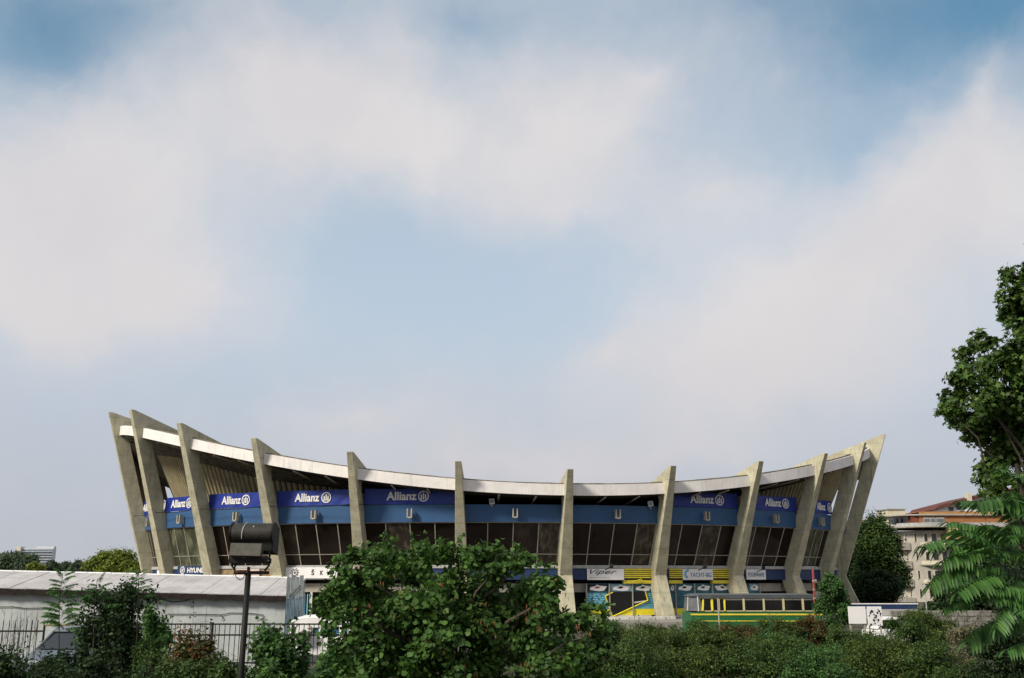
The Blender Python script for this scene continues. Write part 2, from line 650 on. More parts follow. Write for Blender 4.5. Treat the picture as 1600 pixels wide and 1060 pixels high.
def wall_r(z, i=5):
    return -1.9 + .48 * (z - 9.7) + 1.05 * max(0, min(1, (i - 8.5) / 2.5)) - .4 * max(0, min(1, (2.6 - i) / 1.2))


def z_pan(i):
    return z_fascia(i) - FH - .78


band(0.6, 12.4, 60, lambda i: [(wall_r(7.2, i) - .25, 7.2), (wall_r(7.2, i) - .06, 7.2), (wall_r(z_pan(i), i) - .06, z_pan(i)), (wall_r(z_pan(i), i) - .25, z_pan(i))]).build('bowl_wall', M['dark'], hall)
for b in [0, 1, 2, 3, 4, 5, 8, 9, 10, 11, 12]:
    n = 13
    for k in range(n):
        c = b + (k + .5) / n
        if c < 1.0 or c > 12.38:
            continue
        dw = .5 / n * .8
        m = MB()
        rings = []
        for z in (7.4, z_pan(c) - .02):
            r = wall_r(z, c)
            rings.append([Pt(c - dw, r - .05, z), Pt(c - dw * .55, r + .10, z), Pt(c + dw * .55, r + .10, z), Pt(c + dw, r - .05, z)])
        m.prism(*rings).build('wall_panel', M['panelwall'], hall)

# end of the bowl: a smooth cream wall turned to the left
M['cream'] = mat('cream_end_wall', (.80, .70, .52), .85, .06, .8, streak=.2)
RE0 = lambda z: 2.55 + .36 * (z - 9.4) - 1.5
band(-1.15, .12, 10, lambda i: [(RE0(7) - .4, 7.0), (RE0(7), 7.0), (RE0(14.6), 14.6), (RE0(14.6) - .4, 14.6)]).build('end_wall', M['cream'], hall)

RP = lambda i, z: r_out(i, z) - .95
for b in range(1, 12):
    i0, i1 = b + .02, b + .98
    band(i0, i1, 6, lambda i: [(RP(i, 6.78) - .25, 6.78), (RP(i, 6.78), 6.78), (RP(i, 6.78) + .12, 8.1), (RP(i, 6.78) - .13, 8.1)]).build('parapet', M['parapet'], hall)
    # rain spout: two upright cheeks and a sill
    c = b + .515
    x, y, nx, ny = plan(c, RP(c, 7.4) + .16)
    m = MB()
    for sgn in (-1, 1):
        m.obox((x - ny * .155 * sgn, y + nx * .155 * sgn, 7.42), ((-ny, nx, 0), (nx, ny, 0), (0, 0, 1)), (.048, .16, .34))
    m.obox((x, y, 7.1), ((-ny, nx, 0), (nx, ny, 0), (0, 0, 1)), (.09, .15, .06))
    m.build('water_spout', M['spout'], hall)
    # glazing
    zs0, zs1, zm = 3.62, 6.78, 4.42
    RW = lambda i, z: r_out(i, z) - 1.12
    fr = MB()
    def bar(ii, za, zb, wd=.035):
        a0, a1 = Pt(ii, RW(ii, za), za), Pt(ii, RW(ii, zb), zb)
        x, y, nx, ny = plan(ii)
        d = (a1 - a0)
        t = Vector((-ny, nx, 0))
        fr.obox((a0 + a1) / 2, (t, d.cross(t), d), (wd, .05, d.length / 2))
    for q in (.26, .505, .75):
        bar(b + q, zs0, zs1)
    for q in (.04, .96):
        bar(b + q, zs0, zs1, .05)
    fr.strip([[Pt(b + q, RW(b + q, z) + .045, z) for q in (.04, .28, .52, .76, .96)] for z in (zm - .03, zm + .03)])
    fr.strip([[Pt(b + q, RW(b + q, z) + .046, z) for q in (.04, .28, .52, .76, .96)] for z in (zs1 - .06, zs1)])
    win = fr.build('window', M['mullion'], hall)
    cuts = [.04, .26, .505, .75, .96]
    for k in range(4):
        for za, zb in ((zs0, zm - .03), (zm + .03, zs1)):
            q0, q1 = b + cuts[k] + .002, b + cuts[k + 1] - .002
            j = R.uniform(-.02, .02)
            MB().prism([Pt(q0, RW(q0, za) + j, za), Pt(q1, RW(q1, za) - j, za), Pt(q1, RW(q1, zb) - j, zb), Pt(q0, RW(q0, zb) + j, zb)],
                       [Pt(q0, RW(q0, za) + j - .02, za), Pt(q1, RW(q1, za) - j - .02, za), Pt(q1, RW(q1, zb) - j - .02, zb), Pt(q0, RW(q0, zb) + j - .02, zb)]
                       ).build('pane', M['greenreflection' if b in (2, 10) and k < 3 else ('curtain' if (b, k) in ((6, 3), (7, 3), (8, 2), (5, 1), (9, 0)) else ('streaked' if (b * 3 + k * 5) % 4 == 0 else 'glass'))], win)
    band(i0, i1, 4, lambda i: rect(-1.5, -.62, 3.36, 3.6)).build('ledge', M['ledge'], hall)
    band(i0, i1, 4, lambda i: rect(-1.4, -.72, 2.5, 3.34)).build('sign_band', M['white'] if b == 4 else (M['tan'] if b == 3 else M['navy']), hall)
    band(i0, i1, 4, lambda i: rect(-1.9, -1.35, 1.55, 2.2)).build('lintel', M['lintel'], hall)
    band(i0, i1, 4, lambda i: rect(-3.0, -2.9, -.42, 2.5)).build('shop_wall', M['black'], hall)
band(1.0, 12.0, 44, lambda i: rect(-4.4, -1.5, 3.3, 3.36)).build('floor_slab', M['dark'], hall)
band(0.5, 12.5, 48, lambda i: [(r_out(i, 7) - 4.6, 6.9), (r_out(i, 7) - 1.2, 6.9), (r_out(i, 7) - 1.2, 7.0), (r_out(i, 7) - 4.6, 7.0)]).build('gallery_floor', M['dark'], hall)


# ------------------------------------------------------------------ writing
def text_mb(body, ox, oy, bold=0.0, shear=0.0):
    cu = bpy.data.curves.new('lettering', 'FONT')
    cu.body = body
    cu.size = 1.0
    cu.offset = bold
    cu.shear = shear
    cu.extrude = .02
    cu.resolution_u = 3
    tmp = bpy.data.objects.new('lettering_tmp', cu)
    COL.objects.link(tmp)
    dg = bpy.context.evaluated_depsgraph_get()
    me = bpy.data.meshes.new_from_object(tmp.evaluated_get(dg))
    vs = np.array([v.co[:] for v in me.vertices])
    fs = [tuple(p.vertices) for p in me.polygons]
    bpy.data.objects.remove(tmp)
    bpy.data.meshes.remove(me)
    bpy.data.curves.remove(cu)
    return vs, fs


def lettering(body, org, xd, yd, width, height, m, parent, bold=0.0, shear=0.0, depth=.02, name='lettering'):
    """letters filling width x height from the lower left corner org"""
    vs, fs = text_mb(body, 0, 0, bold, shear)
    lo, hi = vs.min(0), vs.max(0)
    xd, yd = Vector(xd).normalized(), Vector(yd).normalized()
    nd = xd.cross(yd)
    org = Vector(org)
    sx, sy = width / (hi[0] - lo[0]), height / (hi[1] - lo[1])
    pts = [org + xd * float((v[0] - lo[0]) * sx) + yd * float((v[1] - lo[1]) * sy) + nd * float(depth * (1 if v[2] > 0 else 0) + .004) for v in vs]
    return MB().add(pts, fs).build(name, m, parent)


def disc_ring(mb, c, xd, yd, r0, r1, n=24, d=.02):
    xd, yd = Vector(xd).normalized(), Vector(yd).normalized()
    nd = xd.cross(yd)
    a = [c + (xd * math.cos(2 * PI * k / n) + yd * math.sin(2 * PI * k / n)) * r0 + nd * d for k in range(n)]
    b_ = [c + (xd * math.cos(2 * PI * k / n) + yd * math.sin(2 * PI * k / n)) * r1 + nd * d for k in range(n)]
    mb.add(a + b_, [(k, (k + 1) % n, n + (k + 1) % n, n + k) for k in range(n)])


def px_to_i(px, r, z, lo=.5, hi=12.5):
    """the plan coordinate that the photograph shows at column px, at radius r and height z"""
    def u(i):
        p = Pt(i, r(i) if callable(r) else r, z)
        yy = p.y * math.cos(PITCH) + (z - CAMZ) * math.sin(PITCH)
        return 800 + F * p.x / yy
    a, b_ = lo, hi
    for _ in range(40):
        m_ = (a + b_) / 2
        if u(m_) < px:
            a = m_
        else:
            b_ = m_
    return (a + b_) / 2


UP = Vector((0, 0, 1))
ORD = ['first', 'second', 'third', 'fourth', 'fifth', 'sixth', 'seventh', 'eighth', 'ninth', 'tenth', 'eleventh', 'twelfth']
# blue vinyl banners hung above the parapet (bay, text left px, text right px, emblem centre px)
for b, tl, tr, ec, note in [
    (1, 226, 250, 262, 'narrow blue banner half hidden behind the second column from the left'),
    (2, 268, 290, 296, 'short blue banner between the second and third columns from the left'),
    (3, 347, 377, 385, 'blue banner with white lettering between the third and fourth columns, above the floodlight'),
    (4, 461, 500, 511, 'blue banner with white lettering and round emblem directly above the white car-dealer sign'),
    (5, 604, 652, 663, 'widest blue banner, above the round-leaved tree'),
    (8, 1077, 1115, 1124, 'blue banner with white lettering between the eighth and ninth columns, above the bus front'),
    (9, 1194, 1220, 1227, 'slightly sagging dark blue banner between the ninth and tenth columns'),
    (10, 1276, 1289, 1295, 'dark foreshortened blue banner between the tenth and eleventh columns')]:
    z0, z1 = 8.13, 9.33
    rr = lambda i: RP(i, 6.78) + .16
    p0, p1 = Pt(b + .05, rr(b), z0), Pt(b + .95, rr(b + 1), z0)
    xd = (p1 - p0).normalized()
    nd = xd.cross(UP)
    mid = (p0 + p1) / 2 + nd * (.16 if 2 < b < 10 else .22)
    p0 += nd * .1
    p1 += nd * .1
    mid = (p0 + p1) / 2
    t = empty('banner', mid, note, 'banner', 'advertising banners along the hall parapet')
    m = MB()
    L = (p1 - p0).length
    n = 10
    row = []
    for zq in (0, .5, 1):
        row.append([p0 + xd * (L * k / n) + UP * ((z1 - z0) * zq - (.07 if b == 9 else .025) * math.sin(PI * k / n) * zq) + nd * (.02 * math.sin(k * 2.3 + zq * 3)) for k in range(n + 1)])
    m.strip(row)
    back = [[p - nd * .03 for p in r_] for r_ in row]
    m.strip(back)
    m.build('sheet', M['banner'], t)
    fi = lambda px: (Pt(px_to_i(px, rr, 8.7), 0, 0) - p0).dot(xd)
    a, c, e = fi(tl), fi(tr), fi(ec)
    hgt = .66
    tw = max(.9, min(2.6, c - a))
    off = nd * .03
    lettering('Allianz', p0 + xd * a + UP * .3 + off, xd, UP, tw, hgt, M['white'], t, bold=.028)
    er = .42
    em = MB()
    cc = p0 + xd * e + UP * .6 + off
    disc_ring(em, cc, xd, UP, er * .8, er)
    for s_, h0, h1 in ((-.16, -.25, .14), (0, -.25, .27), (.16, -.25, .14)):
        em.obox(cc + xd * s_ + UP * ((h0 + h1) / 2) + nd * .012, (xd, nd, UP), (.05, .008, (h1 - h0) / 2))
    em.build('emblem', M['white'], t)

# cable slung along the outside of the left columns
pts = []
for k in range(0, 61):
    i = .9 + 4.3 * k / 60
    fr = i - math.floor(i)
    pts.append(Pt(i, r_out(i, 8.1) + .06 - .8 * math.sin(PI * fr) ** .5 * .9, 8.1 - .12 * math.sin(PI * fr)))
tag(MB().tube(pts, .025, 4).build('cable', M['blackmetal']), 'thin dark cable slung round the left columns at parapet height', 'cable')


def board(name, label, px0, px1, z0, z1, r, m, cat, thick=.08, lean=0.0):
    i0, i1 = px_to_i(px0, r, (z0 + z1) / 2), px_to_i(px1, r, (z0 + z1) / 2)
    p0, p1 = Pt(i0, r, z0), Pt(i1, r, z0)
    xd = (p1 - p0).normalized()
    nd = xd.cross(UP)
    t = empty(name, (p0 + p1) / 2, label, cat)
    yd = (UP * (z1 - z0) + nd * lean)
    mb = MB()
    mb.hexa([p0, p1, p1 - nd * thick, p0 - nd * thick, p0 + yd, p1 + yd, p1 + yd - nd * thick, p0 + yd - nd * thick])
    mb.build('board', m, t)
    return t, p0, xd, nd, yd, (p1 - p0).length, z1 - z0


# script-lettered shop sign
t, p0, xd, nd, yd, L, H = board('sign_board', 'white sign with black slanted script lettering beside yellow slats', 917.5, 975, 2.48, 3.33, -.55, M['white'], 'sign')
lettering('Viper', p0 + xd * (L * .08) + UP * (H * .40), xd, UP, L * .72, H * .54, M['ink'], t, bold=-.004, shear=.45)
m = MB()
for k in range(13):
    m.obox(p0 + xd * (L * (.08 + .042 * k)) + UP * (H * .2) + nd * .012, (xd, nd, UP), (L * .014, .006, .018))
m.build('small_print', M['mullion'], t)
t, p0, xd, nd, yd, L, H = board('sign_board', 'white sign with blue-grey capitals and swirl between two lengths of yellow slats', 1067, 1114, 2.48, 3.33, -.55, M['white'], 'sign')
lettering('YACHT-BG', p0 + xd * (L * .24) + UP * (H * .28), xd, UP, L * .7, H * .38, M['bluelet'], t)
em = MB()
c = p0 + xd * (L * .16) + UP * (H * .55)
for k in range(3):
    em.tube([c + xd * (math.cos(a) * (.28 - .05 * k)) + UP * (math.sin(a) * (.34 - .07 * k)) + nd * .02 for a in [1.2 + q * .42 for q in range(9)]], .03, 4)
em.build('emblem', M['cyan'], t)
t, p0, xd, nd, yd, L, H = board('sign_board', 'white sign with dark capitals between the ninth column and a navy band', 1166.5, 1196.5, 2.5, 3.33, -.55, M['white'], 'sign')
lettering('YOURWAVE', p0 + xd * (L * .06) + UP * (H * .28), xd, UP, L * .86, H * .4, M['bluelet'], t, shear=.1)
t, p0, xd, nd, yd, L, H = board('sign_board', 'wide white sign with spaced black capitals and a round badge above the grey sheet screen', 446, 555, 2.6, 3.44, -.45, M['white'], 'sign')
for k, ch in enumerate('ŠKODA'):
    hh = .52 if ch == 'Š' else .40
    lettering(ch, p0 + xd * (L * (.375 + .128 * k)) + UP * (H * .30), xd, UP, L * .043, H * hh, M['ink'], t, bold=.02)
em = MB()
c = p0 + xd * (L * .135) + UP * (H * .52)
disc_ring(em, c, xd, UP, .19, .24)
for k in range(10):
    a = PI * .12 + PI * 1.7 * k / 9 + PI * .55
    em.obox(c + (xd * math.cos(a) + UP * math.sin(a)) * .31 + nd * .015, (xd, nd, UP), (.045, .008, .045))
for k in range(5):
    a0 = PI / 2 + 2 * PI * k / 5
    em.poly([c + (xd * math.cos(a0) + UP * math.sin(a0)) * .16 + nd * .02, c + (xd * math.cos(a0 + .6) + UP * math.sin(a0 + .6)) * .06 + nd * .02, c + nd * .02, c + (xd * math.cos(a0 - .6) + UP * math.sin(a0 - .6)) * .06 + nd * .02])
em.build('emblem', M['ink'], t)
t, p0, xd, nd, yd, L, H = board('sign_board', 'navy sign with white oval badge and bold white capitals above the shed ridge', 277, 322, 2.92, 3.6, -.3, M['navy'], 'sign')
lettering('HYUNDAI', p0 + xd * (L * .36) + UP * (H * .2), xd, UP, L * .76, H * .6, M['white'], t, bold=.03)
em = MB()
c = p0 + xd * (L * .19) + UP * (H * .5)
n = 20
disc_ring(em, c, xd, UP, .24, .31)
em.obox(c - xd * .09 + nd * .015, (xd + UP * .0, nd, UP + xd * .35), (.035, .008, .18))
em.obox(c + xd * .09 + nd * .015, (xd, nd, UP + xd * .35), (.035, .008, .18))
em.obox(c + nd * .015, (xd + UP * .25, nd, UP), (.1, .008, .035))
em.build('emblem', M['white'], t)
board('sign_board', 'small pinkish white board seen just under the floodlight yoke', 366, 405, 2.75, 3.33, -.5, mat('pinkish_white', (.66, .52, .48), .7, .12, 3), 'sign')
board('sign_board', 'tiny white board low between the first two columns', 245, 252, 2.6, 3.3, -.5, M['white'], 'sign')

# yellow slatted awning bands of the yacht shop (parts of the hall)
def slat_band(px0, px1):
    for k in range(5):
        z0 = 2.62 + k * .155
        i0, i1 = px_to_i(px0, -.6, 3), px_to_i(px1, -.6, 3)
        band(i0, i1, 3, lambda i: rect(-.72, -.6, z0, z0 + .10)).build('slat', M['yellowslat'], hall)
    band(i0, i1, 3, lambda i: rect(-1.1, -.70, 2.2, 2.46)).build('awning_board', M['yellowslat'], hall)
    band(i0, i1, 3, lambda i: rect(-1.0, -.71, 2.47, 3.345)).build('awning_backing', M['black'], hall)


slat_band(975, 1026)
slat_band(1046, 1067)
slat_band(1114, 1148)


# shop front: printed film on the panes, pictures of boats above, yellow kickboard
def shop_front(px0, px1, bars, pics, stripes=True):
    rS = -.95
    i0, i1 = px_to_i(px0, rS, 1), px_to_i(px1, rS, 1)
    sh = band(i0, i1, 8, lambda i: rect(rS - .06, rS, .0, 2.2)).build('shop_window', M['teal'], hall)
    z_p0, z_p1 = 1.62, 2.14
    if stripes:
        n = 9
        for k in range(n):
            z0 = .30 + (1.5 - .30) * k / n
            # the left pane's stripes are broken up, the right ones run through
            spans = []
            p = px0 + 1
            while p < px1 - 1:
                if p < bars[1]:
                    wd = R.uniform(6, 16)
                    gap = R.uniform(1.0, 3.5)
                else:
                    wd, gap = 22, .0
                spans.append((p, min(p + wd, px1 - 1)))
                p += wd + gap
            m = MB()
            for a, b_ in spans:
                ia, ib = px_to_i(a, rS, 1), px_to_i(b_, rS, 1)
                m.poly([Pt(ia, rS + .008, z0), Pt(ib, rS + .008, z0), Pt(ib, rS + .008, z0 + .078), Pt(ia, rS + .008, z0 + .078)])
            m.build('stripe', M['cyan'], sh)
    band(i0, i1, 8, lambda i: rect(rS - .05, rS + .03, -.2, .27)).build('kickboard', M['yellow'], hall)
    for (a, b_, kind) in pics:
        ia, ib = px_to_i(a, rS, 1.9), px_to_i(b_, rS, 1.9)
        m = MB().poly([Pt(ia, rS + .012, z_p0), Pt(ib, rS + .012, z_p0), Pt(ib, rS + .012, z_p1), Pt(ia, rS + .012, z_p1)])
        pic = m.build('boat_picture', M['black'] if kind == 'r' else (M['skyprint'] if kind == 'w' else M['teal']), sh)
        def q(u, v):
            ii = ia + (ib - ia) * u
            return Pt(ii, rS + .02, z_p0 + (z_p1 - z_p0) * v)
        fl = (lambda u: 1 - u) if kind == 'm' else (lambda u: u)
        hull = [(.1, .2), (.55, .02), (.8, .1), (.95, .72), (.6, .8), (.45, .98), (.38, .75), (.14, .6)]
        MB().poly([q(fl(u), v) for u, v in hull]).build('hull_print', M['white'], pic)
        MB().poly([q(fl(u), v) + Vector((0, -.008, 0)) for u, v in [(.3, .45), (.5, .38), (.62, .6), (.45, .72)]]).build('deck_print', M['redprint'] if kind == 'r' else M['black'], pic)
    for p in bars:
        ip = px_to_i(p, rS, 1)
        x, y, nx, ny = plan(ip, rS + .07)
        MB().obox((x, y, 1.0), ((-ny, nx, 0), (nx, ny, 0), (0, 0, 1)), (.04, .08, 1.2)).build('glazing_bar', M['mullion'], sh)
    return sh, rS


sh, rS = shop_front(915.5, 1036, [916, 952, 988, 1022], [(918, 950, 'r'), (954, 987, 'w'), (990, 1020, 'b')])


def film(sh, pts, dr, m, name):
    MB().poly([Pt(px_to_i(p, rS, z), rS + dr, z) for p, z in pts]).build(name, m, sh)


def zpy(py, D=76.3):
    return CAMZ + (905.9 - py) / (F * .985) * D


quad = [(945.5, zpy(930)), (957, zpy(924.5)), (1007.5, zpy(923)), (1011.5, zpy(936.5)), (956.5, zpy(960))]
film(sh, quad, .085, M['black'], 'dark_panel')
m = MB()
for a, b_ in zip(quad, quad[1:] + quad[:1]):
    if a[1] > zpy(925) and b_[1] > zpy(925):
        continue
    pa, pb = [Pt(px_to_i(p, rS, z), rS + .10, z) for p, z in (a, b_)]
    m.tube([pa, pb], .045, 4)
m.build('yellow_outline', M['yellow'], sh)
film(sh, [(990, zpy(938.6)), (1008, zpy(936.6)), (1008, zpy(938)), (990, zpy(941))], .10, M['offwhite'], 'print_streak')
m = MB()
for a, b_ in [((988, 909.5), (1002, 905)), ((1002, 905), (1004, 909))]:
    m.tube([Pt(px_to_i(p, -.55, 2.4), -.55, zpy(y)) for p, y in (a, b_)], .035, 4)
m.build('yellow_outline', M['yellow'], hall)
shop_front(1046, 1146, [1055, 1085, 1113], [(1047, 1054, 'b'), (1057, 1083, 'b'), (1087, 1111, 'b'), (1115, 1140, 'm')], stripes=False)
shop_front(1170, 1188, [1187], [(1171, 1186, 'w')], stripes=False)
# white framed doorway left of the tree (below the wide white sign)
i0, i1 = px_to_i(474, -1.35, .5), px_to_i(512, -1.35, .5)
m = MB()
for p, wd in ((474, .06), (486, .08), (505.5, .08), (524, .08)):
    x, y, nx, ny = plan(px_to_i(p, -1.38, .5), -1.38)
    m.obox((x, y, .55), ((-ny, nx, 0), (nx, ny, 0), (0, 0, 1)), (wd, .05, 1.0))
band_i = (px_to_i(474, -1.38, .5), px_to_i(545, -1.38, .5))
m2 = band(band_i[0], band_i[1], 4, lambda i: rect(-1.44, -1.33, -.42, -.28))
m.add(m2.v, m2.f)
fr = m.build('shop_door_frame', M['offwhite'], hall)
x, y, nx, ny = plan(px_to_i(480, -1.5, .5), -1.5)
m = MB()
for k in range(3):
    m.obox((x - ny * (k - 1) * .2, y + nx * (k - 1) * .2, .6), ((-ny, nx, 0), (nx, ny, 0), (0, 0, 1)), (.03, .02, .8))
m.build('leaning_rod', M['cyan'], fr)
# pale wall base along the hall
for b in range(1, 12):
    band(b + .02, b + .98, 4, lambda i: rect(-2.8, -.88, -.42, -.2)).build('plinth_kerb', M['offwhite'], hall)
# ragged pale kerb in front of the yacht shop
for k in range(16):
    i = px_to_i(930 + k * 8, 1.8, -.4)
    x, y, nx, ny = plan(i, 1.9 + R.uniform(-.05, .05))
    o = MB().obox((x, y, -.40), ((-ny, nx, 0), (nx, ny, 0), (0, 0, 1)), (.19, .16, R.uniform(.14, .2))).build('kerb_stone', M['offwhite'], None, bevel=.02)
    tag(o, kind='structure')

# lamps on the hall
def sign_lamp(px, py, D, label):
    p = at(px, py, D)
    t = empty('spotlight', p, label, 'spotlight', 'small black spotlights above the shop signs')
    MB().obox(p, ((1, 0, 0), (0, 1, -.4), (0, .4, 1)), (.13, .13, .13)).build('lamp_body', M['blackmetal'], t, bevel=.03)
    MB().tube([p - Vector((.1, -.1, .1)), p - Vector((.45, -.5, .3))], .035, 5).build('lamp_arm', M['blackmetal'], t)


sign_lamp(955.5, 884.5, 74.6, 'small black spotlight on the ledge above the script-lettered sign')
sign_lamp(1101.5, 885.5, 76.5, 'small black spotlight on the ledge above the swirl sign')
sign_lamp(1193, 888, 81.5, 'small black spotlight on the ledge right of the ninth column')


def flood(px, py, i, label):
    r = RP(i, 7) + .1
    p = at(px, py, Pt(i, r, 8.4).y)
    t = empty('floodlight', p, label, 'floodlight', 'white floodlights on the parapet')
    MB().obox(p, ((1, 0, .12), (0, 1, -.2), (-.12, .2, 1)), (.2, .12, .2)).build('housing', M['white'], t, bevel=.02)
    MB().obox(p + Vector((0, -.125, .0)), ((1, 0, .12), (0, 1, -.2), (-.12, .2, 1)), (.15, .01, .13)).build('lens', M['skyprint'], t)
    MB().box(p + Vector((-.05, -.05, -.42)), p + Vector((.05, .05, -.2))).build('bracket', M['mullion'], t)


flood(768.5, 784, 6.4, 'small white floodlight on the parapet between the sixth and seventh columns')
flood(1016.5, 787.5, 7.8, 'small white floodlight on the parapet beside the eighth column')

# ------------------------------------------------------------------ low white shed
M['shedwall'] = mat('patchy_whitewash', (.46, .485, .475), .85, .12, .9, streak=.4, fine=.3, bump=.2)
M['sheetroof'] = mat('pale_roof_sheet', (.47, .45, .445), .7, .13, 1.1, streak=.35, fine=.3)
M['rust'] = mat('rusty_gutter', (.028, .017, .013), .8, .3, 6)
M['ridge'] = mat('white_ridge_cap', (.80, .80, .79), .55, .05, 2)
SD = 34.0
A0, A1 = at(-130, 915, SD), at(451, 931, SD)              # eave line
RDEP = 2.9
def ridge_pt(x):
    px = 800 + F * x / (SD + RDEP) * 1.0
    z = at(px, 891.5 + px * .0245, SD + RDEP).z
    return Vector((x, SD + RDEP, z))
B0, B1 = ridge_pt(A0.x), ridge_pt(A1.x)
shed = empty('shed', (A0.x, SD, GZ), 'long low whitewashed shed with pale sheet roof and rusty gutter', 'shed')
m = MB()
y0, y1 = SD + .25, SD + RDEP - .02
e0, e1 = A0 + Vector((.15, .25, -.02)), A1 + Vector((-.06, .25, -.02))
m.prism([(e0.x, y0, GZ), (e0.x, y1, GZ), (e0.x, y1, B0.z - .06), (e0.x, y0, e0.z)], [(e1.x, y0, GZ), (e1.x, y1, GZ), (e1.x, y1, B1.z - .06), (e1.x, y0, e1.z)])
m.build('wall', M['shedwall'], shed)
cuts = [0]
while cuts[-1] < 1:
    cuts.append(cuts[-1] + R.choice((.045, .06, .07, .08)))
cuts[-1] = 1
for k in range(len(cuts) - 1):
    f0, f1 = cuts[k] + .0006, cuts[k + 1] - .0006
    up = R.uniform(0, .012)
    a0, a1, b0, b1 = A0.lerp(A1, f0), A0.lerp(A1, f1), B0.lerp(B1, f0), B0.lerp(B1, f1)
    m = MB()
    nq = 6
    top = []
    for q in range(nq + 1):
        w_ = up + (.005 if q % 2 else 0)
        top.append((a0.lerp(a1, q / nq) + Vector((0, 0, w_)), b0.lerp(b1, q / nq) + Vector((0, 0, w_))))
    m.strip([[p[0] for p in top], [p[1] for p in top]])
    m.strip([[p[0] - Vector((0, 0, .03)) for p in top], [p[1] - Vector((0, 0, .03)) for p in top]])
    m.strip([[p[0] for p in top], [p[0] - Vector((0, 0, .03)) for p in top]])
    m.build('roof_sheet', M['sheetroof'], shed)
for k in range(14):
    p, q = B0.lerp(B1, k / 14 + .001), B0.lerp(B1, (k + 1) / 14 - .001)
    MB().tube([p + Vector((0, -.02, -.03)), q + Vector((0, -.02, -.03 + R.uniform(-.012, .012)))], .06, 6).build('ridge_tile', M['ridge'], shed)
# gutter and the ragged dark edge under the sheets
m = MB()
n = 90
top = [A0.lerp(A1, k / n) + Vector((0, -.02, -.035 + .012 * math.sin(k * 1.7))) for k in range(n + 1)]
bot = [A0.lerp(A1, k / n) + Vector((0, .0, -.20 - .02 * math.sin(k * .9) - .015 * math.sin(k * 2.3))) for k in range(n + 1)]
m.strip([top, bot])
m.strip([[p + Vector((0, .2, 0)) for p in top], [p + Vector((0, .2, 0)) for p in bot]])
m.strip([bot, [p + Vector((0, .2, 0)) for p in bot]])
m.build('gutter', M['rust'], shed)
# wires and a conduit on the wall
wp = lambda px, py: Vector((at(px, py, SD + .2).x, SD + .21, at(px, py, SD + .2).z))
for path in ([(250, 936), (270, 941), (290, 939), (310, 932)], [(-30, 949), (20, 948.5), (40, 951), (75, 950)], [(345, 961), (349, 967), (346, 969)],
             [(262, 960), (300, 960), (345, 961), (360, 958), (395, 959), (411, 961), (412, 985)]):
    MB().tube([wp(*p) for p in path], .013, 4).build('wall_cable', M['blackmetal'], shed)

# grey sheet screen at the shed's end
M['greysheet'] = mat('grey_fibre_sheet', (.27, .30, .31), .8, .18, 2.2, streak=.5, fine=.3)
M['bluesheet'] = mat('blue_grey_sheet', (.17, .24, .29), .75, .2, 2.2, streak=.4, fine=.3)
p0, p1 = at(449, 900, SD - .1), at(475.5, 900, SD - .1)
t = empty('sheet_screen', (p0.x, SD - .1, GZ), 'tall grey corrugated sheet screen at the right end of the shed', 'screen')
n = 4
for k in range(n):
    xa, xb = p0.x + (p1.x - p0.x) * k / n, p0.x + (p1.x - p0.x) * (k + 1) / n - .012
    za = at(0, 933 + R.uniform(-4, 4), SD).z
    for nm, z0, z1, mt in (('upper_sheet', za, p0.z + R.uniform(-.04, .02), 'greysheet'), ('lower_sheet', GZ, za + .0, 'bluesheet')):
        m = MB()
        q = 6
        dy = .0 if nm[0] == 'l' else -.02
        row = [[(xa + (xb - xa) * j / q, SD - .1 + dy + (.018 if j % 2 else 0), z) for j in range(q + 1)] for z in (z0, z1)]
        m.strip(row)
        m.strip([[(x, y + .015, z) for x, y, z in r_] for r_ in row])
        m.build(nm, M[mt], t)
MB().box((p0.x - .02, SD - .02, GZ), (p0.x + .04, SD + .04, p0.z)).build('post', M['mullion'], t)
MB().tube([at(452, 933, SD - .16), at(470, 915, SD - .16)], .012, 4).build('brace', M['blackmetal'], t)

# small white rounded boat cabin behind the railings
BD = 31.5
t = empty('cabin_boat', at(480, 1010, BD + .9), 'small white rounded cabin boat with blue windows behind the railings', 'boat')
bx0, bx1 = at(452, 980, BD).x, at(545, 980, BD).x
bz = lambda py: at(0, py, BD).z
W2, cxb = (bx1 - bx0) / 2, (bx0 + bx1) / 2
def arch(xa, xb, y, z0, z1, n=12, p=2.6):
    return [(xa + (xb - xa) * (.5 - .5 * math.copysign(abs(math.cos(PI * k / n)) ** (2 / p), math.cos(PI * k / n))), y, z0 + (z1 - z0) * math.sin(PI * k / n) ** (2 / p)) for k in range(n + 1)]
xm = at(486, 980, BD).x
# roof: rounded canopy; body below; window band between white pillars
m = MB()
rows = []
for y, sc in ((BD, .86), (BD + .12, 1), (BD + 1.5, 1), (BD + 1.75, .85)):
    rows.append(arch(bx0, bx1, y, bz(981), bz(981) + (bz(962.5) - bz(981)) * sc, 16, 3.4))
m.strip(rows)
m.poly(rows[0])
m.build('canopy', M['white'], t, smooth=False)
MB().box((bx0 + .03, BD + .06, bz(995)), (bx1 - .03, BD + 1.65, bz(981.2))).build('window_band', M['cyan'] if False else mat('blue_tinted_glass', (.03, .16, .30), .25, .1, 3, spec=.5), t)
for px in (452, 461.5, 486, 498.5, 514, 530, 545):
    x = at(px, 990, BD).x
    MB().box((x - .04, BD + .02, bz(995)), (x + .05, BD + .10, bz(981))).build('pillar', M['white'], t)
m = MB()
ring0 = [(bx0, bz(995) - .001), (bx1, bz(995) - .001), (bx1 - .06, bz(1012)), (bx1 - .25, bz(1025)), (bx0 + .25, bz(1025)), (bx0 + .06, bz(1012))]
m.prism([(x, BD, z) for x, z in ring0], [(x, BD + 1.8, z) for x, z in ring0])
m.build('hull', M['white'], t, bevel=.04)
